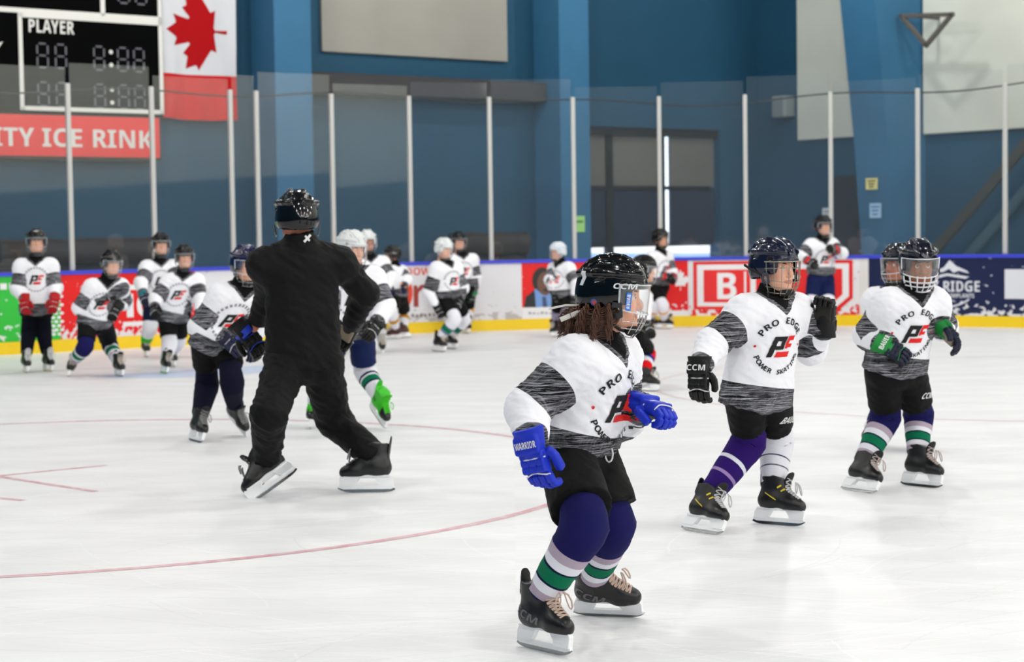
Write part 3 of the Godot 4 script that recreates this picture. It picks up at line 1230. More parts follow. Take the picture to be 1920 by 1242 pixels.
# sock over the shin pad: rings from above the knee to the ankle, striped along the shin; bands = [[from, to, colour], ...]
func sock_on(root: Node3D, d: Dictionary, s: int, base: Color, bands: Array, seg: int, top := 0.45, rough := 0.9) -> MeshInstance3D:
	var J: Array = d.j
	var g: float = d.g
	var H: Vector3 = J[9 + s]
	var K: Vector3 = J[11 + s]
	var A: Vector3 = J[13 + s]
	var cuts := [-top, -0.3, -0.2, -0.1, 0.0, 0.08, 0.16, 0.24]
	bands = bands.map(func(b: Array) -> Array: return [b[0] * 0.86, b[1] * 0.86, b[2]])
	for b in bands:
		cuts.append(b[0])
		cuts.append(b[1])
	for t in [0.4, 0.5, 0.6, 0.7, 0.8, 0.855, 0.93, 1.0]:
		var free := true
		for b in bands:
			if absf(t - b[0]) < 0.03 or absf(t - b[1]) < 0.03: free = false
		if free: cuts.append(t)
	cuts.sort()
	var at := func(t: float) -> Vector3:
		return K.lerp(A, t) if t > 0 else K.lerp(H, -t)
	var bufs := {}
	var front: Vector3 = d.face
	var prev := PackedVector3Array()
	var prevn := PackedVector3Array()
	for ci in cuts.size():
		var t: float = cuts[ci]
		var w := 0.16
		var c: Vector3 = (at.call(t - w) + at.call(t) * 2.0 + at.call(t + w)) * 0.25 if t < 0.3 else at.call(t)
		var dir: Vector3 = (at.call(minf(t + 0.1, 1.1)) - at.call(t - 0.1)).normalized()
		var fr := (front - dir * front.dot(dir)).normalized()
		var sd := dir.cross(fr)
		var r := 0.082
		if t > 0.0: r = lerpf(0.088, 0.079, clampf(t / 0.3, 0, 1)) if t < 0.3 else (lerpf(0.079, 0.06, (t - 0.3) / 0.55) if t < 0.855 else lerpf(0.06, 0.03, minf((t - 0.855) / 0.1, 1.0)))
		else: r = lerpf(0.088, 0.08, clampf(-t / 0.3, 0, 1))
		r *= g
		var ring := PackedVector3Array()
		for j in seg + 1:
			var a := TAU * (j % seg) / seg
			var rr := r * (1.0 + 0.1 * maxf(cos(a), 0.0) * exp(-pow(t / 0.16, 2.0)) - 0.04 * cos(2.0 * a))
			var p := c + (fr * cos(a) + sd * sin(a)) * rr
			p += (fr * cos(a) + sd * sin(a)) * fold(p + Vector3(0, s * 3.0, 0), 1.0) * 0.004 * g
			ring.append(p)
		if ci > 0:
			var mid: float = (cuts[ci - 1] + t) * 0.5
			var col := base
			for b in bands:
				if mid > b[0] and mid < b[1]: col = b[2]
			if not bufs.has(col): bufs[col] = []
			bufs[col].append([prev, ring])
		prev = ring
	# one shared grid for smooth normals
	var all := Buf.new()
	var ids := {}
	var list := []
	for col in bufs:
		var idx := PackedInt32Array()
		for pair in bufs[col]:
			var k := []
			for ring in pair:
				var key: Vector3 = ring[0]
				if not ids.has(key):
					ids[key] = all.v.size()
					for j in seg: all.v.append(ring[j])
				k.append(ids[key])
			for j in seg:
				var n := (j + 1) % seg
				for q in [k[0] + j, k[0] + n, k[1] + j, k[0] + n, k[1] + n, k[1] + j]:
					idx.append(q)
					all.i.append(q)
		list.append([all, idx, cloth(col, rough)])
	all.normals()
	# normals must point away from the leg
	var c0: Vector3 = at.call(0.4)
	if all.n.size() and (all.v[0] - at.call(-top)).dot(all.n[0]) < 0:
		for j in all.n.size(): all.n[j] = -all.n[j]
		for q in list:
			var src: PackedInt32Array = q[1]
			for j in range(0, src.size(), 3):
				var w := src[j]
				src[j] = src[j + 1]
				src[j + 1] = w
			q[1] = src
	return part("sock", mesh_of(list), root)


func heather() -> StandardMaterial3D:
	return M.heather


func jersey_field(d: Dictionary) -> Sdf:
	var J: Array = d.j
	var g: float = d.g
	var F: Vector3 = d.face
	var R := F.cross(UP)
	var sp: Vector3 = (J[1] - J[8]).normalized()
	var hem: float = d.hem
	var f := Sdf.new()
	var fl := F - sp * F.dot(sp)
	fl = fl.normalized()
	f.cone(J[2] - sp * 0.015, J[3] - sp * 0.015, 0.088 * g, 0.088 * g, 0.05)
	f.cone(J[1] - sp * 0.09 * g, J[8] - sp * hem, 0.118 * g, 0.128 * g, 0.06, 1)
	for s in [-1.0, 1.0]:
		f.cone(J[1] - sp * 0.11 * g + R * s * 0.07 * g, J[8] - sp * hem + R * s * 0.078 * g, 0.106 * g, 0.12 * g, 0.06, 1)
	f.cone(J[1] - sp * 0.1 * g + fl * 0.03, J[8] - sp * (hem - 0.08) + fl * 0.02, 0.105 * g, 0.105 * g, 0.06)
	for s in 2:
		f.cone(J[1] - sp * 0.012, J[2 + s], 0.055 * g, 0.082 * g, 0.04)
	for s in 2:
		f.cone(J[2 + s], J[4 + s], 0.087 * g, 0.077 * g, 0.045)
	for s in 2:
		f.cone(J[4 + s], J[6 + s], 0.078 * g, 0.056 * g, 0.03, 1)
	return f


func jersey_on(root: Node3D, d: Dictionary, look: Dictionary, cell: float) -> void:
	var J: Array = d.j
	var g: float = d.g
	var F: Vector3 = d.face
	var R := F.cross(UP)
	var sp: Vector3 = (J[1] - J[8]).normalized()
	var fl := (F - sp * F.dot(sp)).normalized()
	var f := jersey_field(d)
	var amp := 0.0055 * g
	var b := wrinkled(f.mesh(cell), amp, 1.2)
	var white := cloth(look.get("jersey", Color(0.93, 0.93, 0.95)), 0.8)
	var dark: Material = heather()
	var reg := []
	for s in 2:
		var S: Vector3 = J[2 + s]
		var ab: Vector3 = J[4 + s] - S
		var L := ab.length()
		var low: Vector3 = J[4 + s]
		var fw: Vector3 = J[6 + s] - low
		reg.append([func(p: Vector3) -> float:
			var q := p - S
			var t := q.dot(ab) / (L * L)
			var away := (q - ab * t).length()
			return minf(minf((t - 0.38) * L - (away - 0.08) * 0.35, (0.92 - t) * L), 0.108 * g - away), dark])
		if look.get("cuffs", true):
			reg.append([func(p: Vector3) -> float:
				var q := p - low
				var t := q.dot(fw) / fw.length_squared()
				return minf((t - 0.8) * 0.2, 0.085 * g - (q - fw * t).length()), dark])
	var hem: float = d.hem
	var pel: Vector3 = J[8]
	var tall: float = look.get("hem_band", 0.105)
	var wedge: float = look.get("hem_wedge", 0.0)
	var bow := func(p: Vector3) -> float:
		var q := p - pel
		var h := q.dot(sp) + hem
		return minf(tall + wedge * q.dot(R) - h, 0.235 - (q - sp * q.dot(sp)).length())
	reg.append([bow, dark])
	var nk: Vector3 = J[1]
	reg.append([func(p: Vector3) -> float:
		var q := p - nk
		var h := q.dot(sp)
		var w := absf(q.dot(R))
		var fr := q.dot(fl)
		return maxf(0.083 * g - Vector2(w, fr - 0.02).length(), minf(0.034 * g + h - w * 0.9, fr)), cloth(Color(0.022, 0.022, 0.026))])
	reg.append([func(p: Vector3) -> float:
		var q := p - nk
		var h := q.dot(sp)
		var w := absf(q.dot(R))
		var fr := q.dot(fl)
		return maxf(0.1 * g - Vector2(w, fr - 0.02).length(), minf(0.06 * g + h - w * 0.9, fr)), dark])
	part("jersey", regions(b, reg, white), root, Transform3D(), look.get("jersey_label", ""))
	# collar lining and neck guard
	var nb := Buf.new()
	var up: Vector3 = (J[0] - nk).normalized()
	nb.tube(PackedVector3Array([nk - sp * 0.05 * g, nk + up * 0.0, nk + up * 0.04 * g, J[0] - up * 0.07 * g]), PackedFloat32Array([0.092 * g, 0.084 * g, 0.072 * g, 0.062 * g]), 20)
	part("neck_guard", one(nb, cloth(Color(0.022, 0.022, 0.026))), root)
	# chest print
	if look.get("print", true):
		var tf := jersey_field(d)
		var mid: Vector3 = nk.lerp(pel, look.get("logo_at", 0.5)) + fl * 0.45 - R * look.get("logo_side", 0.0)
		var ray := caster(tf, mid, -R, (sp - fl * sp.dot(fl)).normalized(), -fl, amp, 0.0036, 1.2)
		var near: bool = cell < 0.011
		var step := 0.014 if near else 0.03
		var black := mat(Color(0.03, 0.03, 0.04), 0.8)
		var red := mat(Color(0.86, 0.07, 0.07), 0.75)
		var k := 1.2 * g
		var T := Transform2D(0, Vector2(-0.062, -0.045) * k).scaled_local(Vector2(k, k))
		var pe := PackedVector2Array()
		for q in [[0.0, 0.0, 0.022, 0.085], [0.022, 0.066, 0.062, 0.085], [0.043, 0.031, 0.062, 0.066], [0.022, 0.031, 0.043, 0.046]]:
			pe.append_array(bar(q[0], q[1], q[2], q[3], 0.33))
		var re := PackedVector2Array()
		for q in [[0.067, 0.067, 0.108, 0.085], [0.067, 0.035, 0.08, 0.067], [0.08, 0.039, 0.1, 0.054], [0.034, 0.0, 0.1, 0.022]]:
			re.append_array(bar(q[0], q[1], q[2], q[3], 0.33))
		part("chest_logo", mesh_of([[laid(moved(pe, T), step, ray, fl), null, black], [laid(moved(re, T), step, ray, fl), null, red]]), root, Transform3D(), "black and red slanted letter emblem")
		var rr := 0.128 * g
		if near:
			for w in [["PRO EDGE", 148.0, 32.0, 0.031], ["POWER SKATING", 206.0, 334.0, 0.023]]:
				var word: String = w[0]
				for j in word.length():
					if word[j] == " ": continue
					var a := deg_to_rad(lerpf(w[1], w[2], float(j) / (word.length() - 1)))
					var turn := a - PI / 2 if w[1] < 180 else a + PI / 2
					var sz: float = w[3] * g
					var lb := laid(moved(glyph(word[j]), Transform2D(turn, Vector2(cos(a), sin(a)) * rr).scaled_local(Vector2(sz * 1.25, sz))), step, ray, fl)
					if lb.i.size(): part("letter", one(lb, black), root)
		else:
			var ring := PackedVector2Array()
			for j in 26:
				var a0 := TAU * j / 26.0
				if absf(sin(a0)) < 0.2: continue
				var w := 0.011 * g if a0 < PI else 0.008 * g
				ring.append_array(moved(bar(-0.009 * g, -w, 0.009 * g, w), Transform2D(a0 - PI / 2, Vector2(cos(a0), sin(a0)) * rr)))
			part("chest_lettering", one(laid(ring, step, ray, fl), mat(Color(0.55, 0.55, 0.58), 0.8)), root).set_meta("kind", "stuff")
		if near:
			for e in [-rr, rr]:
				var db := laid(disc(Vector2(e, 0), Vector2.ONE * 0.006, 10), step, ray, fl)
				if db.i.size(): part("print_dot", one(db, red), root)


func shorts_field(d: Dictionary, look: Dictionary) -> Sdf:
	var J: Array = d.j
	var g: float = d.g
	var sp: Vector3 = (J[1] - J[8]).normalized()
	var f := Sdf.new()
	var e: float = look.get("short_end", 0.8)
	f.cone(J[8] + sp * 0.1, J[8] - UP * 0.03, 0.11 * g, 0.115 * g, 0.05)
	f.cone(J[9], J[10], 0.096 * g, 0.096 * g, 0.05)
	for s in 2:
		var H: Vector3 = J[9 + s]
		f.cone(H, H.lerp(J[11 + s], e), 0.104 * g, look.get("short_r", 0.098) * g, 0.02, 1)
	return f


func dress(id: String, look: Dictionary) -> Node3D:
	var d: Dictionary = PEOPLE[id]
	var root := thing("person", look.label, "person", d.root, look.get("group", "skaters at the practice"))
	var cell: float = look.get("cell", 0.0125)
	var near := cell < 0.011
	body_part(root, d, look.get("skin", Color(0.87, 0.64, 0.53)), near)
	jersey_on(root, d, look, cell)
	var sf := shorts_field(d, look)
	part("shorts", one(wrinkled(sf.mesh(cell * 1.1), 0.0045, 1.0), cloth(look.get("shorts", Color(0.022, 0.022, 0.025)), 0.75)), root)
	for s in 2:
		var sk: Array = look.socks[s] if look.socks.size() > 1 else look.socks[0]
		sock_on(root, d, s, sk[0], sk[1], 28 if near else 16)
		skate_on(root, d, s, look)
		glove_on(root, d, s, look)
	helmet_on(root, d, look.helmet, look.get("mask", "combo_wire"))
	return root


# letters on a gear part: field in the frame of the part
func mark(called: String, text: String, f: Sdf, c: Vector3, right: Vector3, up: Vector3, size: float, m: Material, parent: Node, wide := 1.15, slant := 0.0, lift := 0.0012) -> void:
	var dir := right.cross(up).normalized() * -1.0
	var t := Transform2D(Vector2(size * wide, 0), Vector2(slant * size, size), Vector2.ZERO)
	var b := laid(moved(glyph(text), t), 0.008, caster(f, c, right.normalized(), up.normalized(), dir, 0.0, lift), -dir)
	if b.v.size(): part(called, one(b, m), parent)


# ---------------------------------------------------------------- the rink
# point on the line of the boards at arc length s (0 = start of the corner arc), height y, moved in by off metres towards the ice
func at_boards(s: float, y: float, off := 0.0) -> Vector3:
	if s < 0.0: return CC + NE * (RAD - off) + NS * s + UP * y
	var a := s / RAD
	if a > PI / 2: return CC + NS * (RAD - off) - NE * (s - RAD * PI / 2) + UP * y
	return CC + (NE * cos(a) + NS * sin(a)) * (RAD - off) + UP * y


# a strip that follows the boards: section given as [[height, off], ...] going round clockwise seen from the left end
func run(s0: float, s1: float, y0: float, y1: float, o0: float, o1: float, m: Material) -> ArrayMesh:
	var b := Buf.new()
	var n := maxi(1, int(ceil((s1 - s0) / 0.35)))
	for k in n:
		var a := lerpf(s0, s1, float(k) / n)
		var c := lerpf(s0, s1, float(k + 1) / n)
		var u := Rect2(float(k) / n, 0, 1.0 / n, 1)
		b.quad(at_boards(a, y0, o1), at_boards(a, y1, o1), at_boards(c, y1, o1), at_boards(c, y0, o1), u)
		b.quad(at_boards(c, y0, o0), at_boards(c, y1, o0), at_boards(a, y1, o0), at_boards(a, y0, o0), u)
		b.quad(at_boards(a, y1, o1), at_boards(a, y1, o0), at_boards(c, y1, o0), at_boards(c, y1, o1), u)
		b.quad(at_boards(a, y0, o0), at_boards(a, y0, o1), at_boards(c, y0, o1), at_boards(c, y0, o0), u)
	for e in [s0, s1]:
		b.quad(at_boards(e, y0, o0), at_boards(e, y1, o0), at_boards(e, y1, o1), at_boards(e, y0, o1))
	return one(b, m)


# printed board sheet whose lower edge is chipped by pucks: chips of another colour with their own outline
func chipped(base: Color, chip: Color, amount: float, sid: int) -> StandardMaterial3D:
	var w := 512
	var h := 160
	var im := Image.create(w, h, false, Image.FORMAT_RGB8)
	var n := FastNoiseLite.new()
	n.seed = sid
	n.frequency = 0.028
	n.fractal_octaves = 4
	for y in h:
		var v := float(y) / h
		var thr := 0.62 if v < 0.72 else lerpf(0.5, -0.2 * amount, (v - 0.72) / 0.28)
		for x in w:
			im.set_pixel(x, y, chip if amount > 0 and n.get_noise_2d(x * 1.6, y * 1.6) > thr else base)
	var m := StandardMaterial3D.new()
	m.albedo_texture = ImageTexture.create_from_image(im)
	m.roughness = 0.35
	m.metallic_specular = 0.4
	return m


func on_boards(tris: PackedVector2Array, m: Material, called: String, parent: Node, lift := 0.004) -> void:
	var map := func(p: Vector2) -> Vector3: return at_boards(p.x, p.y, 0.1 + lift)
	part(called, one(laid(tris, 0.25, map, -NE - NS), m), parent)


func words(text: String, s: float, y: float, size: float, wide := 1.0, slant := 0.0) -> PackedVector2Array:
	return moved(glyph(text), Transform2D(Vector2(size * wide, 0), Vector2(slant * size, size), Vector2(s, y)))


func boards() -> void:
	var root := thing("dasher_boards", "white dasher boards with printed advertisements, yellow kick plate and blue cap rail", "rink boards")
	var white := Color(0.86, 0.86, 0.88)
	var red := Color(0.87, 0.1, 0.1)
	var W := mat(Color(0.9, 0.9, 0.91), 0.4)
	var ads := [
		[-12.0, -8.0, chipped(white, Color(0.7, 0.7, 0.72), 0.2, 3), "white board sheet"],
		[-8.0, -3.86, chipped(Color(0.2, 0.72, 0.25), white, 0.25, 4), "green board sheet with white lattice"],
		[-3.86, -1.86, chipped(red, white, 1.3, 5), "red board sheet with white frame"],
		[-1.86, 3.5, chipped(white, Color(0.72, 0.7, 0.7), 0.1, 6), "white board sheet with orange and brown lettering"],
		[3.5, 6.12, chipped(red, white, 0.9, 7), "red board sheet with portrait"],
		[6.12, 8.76, chipped(Color(0.88, 0.88, 0.89), red, 0.5, 8), "white board sheet with red shield"],
		[8.76, 8.9, mat(Color(0.86, 0.85, 0.84), 0.4), "bare white board strip"],
		[8.9, 12.6, chipped(Color(0.075, 0.115, 0.27), white, 0.75, 9), "navy board sheet with mountain emblem"],
		[12.6, 22.0, chipped(white, Color(0.7, 0.7, 0.72), 0.2, 10), "white board sheet"],
	]
	var n := {}
	for a in ads:
		var o := part("board_sheet", run(a[0], a[1], 0.165, 1.02, 0.0, 0.1, a[2]), root, Transform3D(), a[3])
		n[a[0]] = o
	part("kick_plate", run(-12, 22, 0.0, 0.165, 0.0, 0.112, mat(Color(0.93, 0.79, 0.04), 0.45)), root, Transform3D(), "yellow kick plate")
	part("cap_rail", run(-12, 22, 1.02, 1.07, -0.06, 0.125, mat(Color(0.2, 0.24, 0.78), 0.4)), root, Transform3D(), "blue cap rail")
	# green sheet: lattice strip and a line of print
	var g: Node = n[-8.0]
	var lat := PackedVector2Array()
	for i in 5:
		for j in 12:
			var c := Vector2(-4.2 + i * 0.08 + (j % 2) * 0.04, 0.24 + j * 0.055)
			lat.append_array(disc(c, Vector2(0.032, 0.022), 6))
	on_boards(lat, W, "lattice_print", g)
	for k in 5: on_boards(bar(-4.8 + k * 0.12, 0.85, -4.71 + k * 0.12, 0.93), W, "print_block", g)
	# red sheet: white frame, bar and a large C
	var r: Node = n[-3.86]
	var fr := PackedVector2Array()
	fr.append_array(bar(-3.56, 0.3, -3.49, 0.86))
	fr.append_array(bar(-3.56, 0.79, -1.9, 0.86))
	fr.append_array(bar(-2.96, 0.3, -1.9, 0.36))
	fr.append_array(bar(-2.9, 0.42, -2.8, 0.74))
	on_boards(fr, W, "frame_print", r)
	on_boards(words("C", -2.62, 0.58, 0.32, 1.05), W, "lettering", r)
	# white sheet: orange line, brown word, small line
	var w: Node = n[-1.86]
	on_boards(words("DOW", 1.83, 0.93, 0.11, 1.15), mat(Color(0.85, 0.28, 0.16), 0.5), "lettering", w)
	on_boards(words("ro", 1.98, 0.56, 0.42, 0.9), mat(Color(0.6, 0.2, 0.16), 0.5), "lettering", w)
	on_boards(disc(Vector2(1.58, 0.62), Vector2(0.15, 0.24), 28), mat(Color(0.85, 0.25, 0.12), 0.5), "ball_print", w)
	for k in 9: on_boards(bar(1.7 + k * 0.07, 0.245, 1.745 + k * 0.07, 0.295 - 0.012 * (k % 2)), mat(Color(0.5, 0.47, 0.46), 0.5), "print_block", w)
	# red sheet: portrait of a man in a dark suit, white maple leaf, small print
	var p: Node = n[3.5]
	on_boards(bar(3.5, 0.165, 4.2, 0.34), W, "white_strip", p, 0.003)
	on_boards(poly(PackedVector2Array([Vector2(3.53, 0.34), Vector2(3.56, 0.5), Vector2(3.72, 0.62), Vector2(3.95, 0.62), Vector2(4.12, 0.5), Vector2(4.15, 0.34)])), mat(Color(0.08, 0.1, 0.11), 0.5), "suit_print", p)
	on_boards(poly(PackedVector2Array([Vector2(3.72, 0.34), Vector2(3.7, 0.62), Vector2(3.95, 0.6), Vector2(3.98, 0.34)])), mat(Color(0.42, 0.58, 0.8), 0.5), "shirt_print", p, 0.006)
	on_boards(disc(Vector2(3.83, 0.75), Vector2(0.165, 0.2), 24), mat(Color(0.1, 0.08, 0.075), 0.5), "hair_print", p, 0.006)
	on_boards(disc(Vector2(3.87, 0.7), Vector2(0.125, 0.18), 24), mat(Color(0.4, 0.27, 0.21), 0.5), "face_print", p, 0.008)
	for k in 8: on_boards(bar(3.6 + k * 0.065, 0.235, 3.645 + k * 0.065, 0.27 - 0.01 * (k % 3)), mat(Color(0.6, 0.6, 0.62), 0.5), "print_block", p, 0.006)
	on_boards(disc(Vector2(3.83, 0.73), Vector2(0.02, 0.009), 10), mat(Color(0.12, 0.08, 0.07), 0.5), "eye_print", p, 0.01)
	on_boards(disc(Vector2(3.92, 0.73), Vector2(0.02, 0.009), 10), mat(Color(0.12, 0.08, 0.07), 0.5), "eye_print", p, 0.01)
	on_boards(disc(Vector2(3.88, 0.6), Vector2(0.045, 0.03), 14), mat(Color(0.2, 0.14, 0.12), 0.5), "beard_print", p, 0.01)
	on_boards(poly(PackedVector2Array([Vector2(3.83, 0.34), Vector2(3.82, 0.5), Vector2(3.88, 0.5), Vector2(3.9, 0.34)])), mat(Color(0.2, 0.28, 0.42), 0.5), "tie_print", p, 0.008)
	on_boards(moved(poly(leaf()), Transform2D(Vector2(0.00008, 0), Vector2(0, -0.00008), Vector2(6.0, 0.72))), W, "leaf_print", p)
	on_boards(bar(4.25, 0.165, 6.12, 0.25), W, "white_strip", p, 0.003)
	# white sheet with a red shield and big letters
	var q: Node = n[6.12]
	var R := mat(red, 0.4)
	on_boards(poly(PackedVector2Array([Vector2(6.2, 1.0), Vector2(6.2, 0.26), Vector2(8.45, 0.24), Vector2(8.66, 0.42), Vector2(8.66, 1.0)])), R, "shield_print", q, 0.003)
	on_boards(poly(PackedVector2Array([Vector2(6.26, 0.95), Vector2(6.26, 0.31), Vector2(8.41, 0.29), Vector2(8.6, 0.45), Vector2(8.6, 0.95)])), W, "shield_print", q, 0.005)
	on_boards(poly(PackedVector2Array([Vector2(6.36, 0.87), Vector2(6.36, 0.37), Vector2(8.36, 0.35), Vector2(8.5, 0.48), Vector2(8.5, 0.87)])), R, "shield_print", q, 0.007)
	on_boards(words("B", 6.72, 0.62, 0.4, 1.05), W, "lettering", q, 0.009)
	on_boards(bar(6.99, 0.42, 7.02, 0.84), W, "divider_print", q, 0.009)
	on_boards(words("C", 7.72, 0.6, 0.36, 1.0), W, "lettering", q, 0.009)
	on_boards(words("U", 8.2, 0.62, 0.4, 1.0), W, "lettering", q, 0.009)
	on_boards(words("L", 7.2, 0.62, 0.4, 1.0), W, "lettering", q, 0.009)
	# navy sheet: mountain, words, tooth with a smile line; the white square is left blank
	var v: Node = n[8.9]
	var S := mat(Color(0.84, 0.85, 0.88), 0.45)
	on_boards(poly(PackedVector2Array([Vector2(9.92, 0.82), Vector2(10.05, 0.88), Vector2(10.14, 0.99), Vector2(10.24, 0.9), Vector2(10.4, 0.83), Vector2(10.44, 0.79), Vector2(10.28, 0.83), Vector2(10.2, 0.8), Vector2(10.13, 0.86), Vector2(10.04, 0.81)])), S, "mountain_print", v)
	on_boards(poly(PackedVector2Array([Vector2(9.9, 0.75), Vector2(10.1, 0.79), Vector2(10.44, 0.74), Vector2(10.38, 0.71), Vector2(10.1, 0.755), Vector2(9.96, 0.72)])), S, "mountain_print", v)
	on_boards(words("ROCKY RIDGE", 9.98, 0.6, 0.155, 0.9), S, "lettering", v)
	on_boards(words("ORTHODONTICS & IMPLANTS", 9.98, 0.46, 0.06, 0.92), S, "lettering", v)
	on_boards(poly(PackedVector2Array([Vector2(10.02, 0.41), Vector2(10.09, 0.4), Vector2(10.14, 0.41), Vector2(10.15, 0.33), Vector2(10.12, 0.24), Vector2(10.1, 0.3), Vector2(10.07, 0.3), Vector2(10.05, 0.24), Vector2(10.02, 0.33)])), S, "tooth_print", v)
	var sm := PackedVector2Array()
	for k in 10:
		var a0 := lerpf(-0.36, 0.36, k / 10.0)
		var a1 := lerpf(-0.36, 0.36, (k + 1) / 10.0)
		if absf(a0 + a1) < 0.2: continue
		var y0 := 0.28 + a0 * a0 * 0.9
		var y1 := 0.28 + a1 * a1 * 0.9
		sm.append_array(PackedVector2Array([Vector2(10.08 + a0, y0), Vector2(10.08 + a1, y1), Vector2(10.08 + a1, y1 + 0.025), Vector2(10.08 + a0, y0), Vector2(10.08 + a1, y1 + 0.025), Vector2(10.08 + a0, y0 + 0.025)]))
	on_boards(sm, S, "smile_print", v)
	on_boards(bar(10.98, 0.42, 11.4, 0.85), S, "blank_square", v)


func leaf() -> PackedVector2Array:
	var half := [Vector2(-90, 2030), Vector2(-45, 1167), Vector2(-156, 1069), Vector2(-1015, 1220), Vector2(-899, 900), Vector2(-919, 827), Vector2(-1860, 65), Vector2(-1648, -34), Vector2(-1614, -113), Vector2(-1800, -685), Vector2(-1258, -570), Vector2(-1185, -608), Vector2(-1080, -855), Vector2(-657, -401), Vector2(-546, -458), Vector2(-750, -1510), Vector2(-423, -1321), Vector2(-332, -1348)]
	var out := PackedVector2Array(half)
	out.append(Vector2(0, -2000))
	half.reverse()
	for p in half: out.append(Vector2(-p.x, p.y))
	return out


func glass_wall() -> void:
	var root := thing("rink_glass", "clear spectator glass panes between white posts standing on the boards", "rink glass")
	var posts := [-6.08, -4.86, -3.64, -2.42, -1.2, -0.78, 0.47, 1.75, 3.04, 4.36, 5.7, 7.02, 8.32, 9.64, 10.96, 12.28, 13.6]
	# plexiglass: it mirrors like a pane and its worn surface scatters a little of the light
	var clear := pane(Color(0.75, 0.77, 0.76, 0.024))
	var pm := mat(Color(0.72, 0.72, 0.71), 0.45)
	for i in posts.size():
		var s: float = posts[i]
		var b := Buf.new()
		var t := (at_boards(s + 0.1, 0) - at_boards(s - 0.1, 0)).normalized()
		b.box(at_boards(s, 2.31, 0.03), Vector3(0.031, 1.24, 0.03), Basis(t, UP, t.cross(UP)), 0.008)
		part("post", one(b, pm), root)
		if i + 1 < posts.size():
			var e: float = posts[i + 1]
			var top := 3.76 + 0.06 * ((i * 7) % 3 - 1)
			var g := Buf.new()
			var a0 := at_boards(s + 0.03, 0, 0.03)
			var a1 := at_boards(e - 0.03, 0, 0.03)
			var t2 := (a1 - a0).normalized()
			g.box((a0 + a1) * 0.5 + UP * (1.07 + top) * 0.5, Vector3((a1 - a0).length() * 0.5, (top - 1.07) * 0.5, 0.006), Basis(t2, UP, t2.cross(UP)))
			part("pane", one(g, clear), root)
	# rope of the protective net hanging along the top of the glass
	var path := PackedVector3Array()
	for k in 120:
		var s := lerpf(-6, 13.5, k / 119.0)
		path.append(at_boards(s, 3.5 + 0.05 * sin(s * 1.7) + 0.05 * sin(s * 0.6 + 1.0), -0.12))
	var rb := Buf.new()
	rb.tube(path, rad(path.size(), 0.012), 6)
	var rope := part("net_rope", one(rb, mat(Color(0.1, 0.12, 0.13), 0.8)), self)
	tag(rope, "dark sagging rope along the top of the rink glass", "rope")


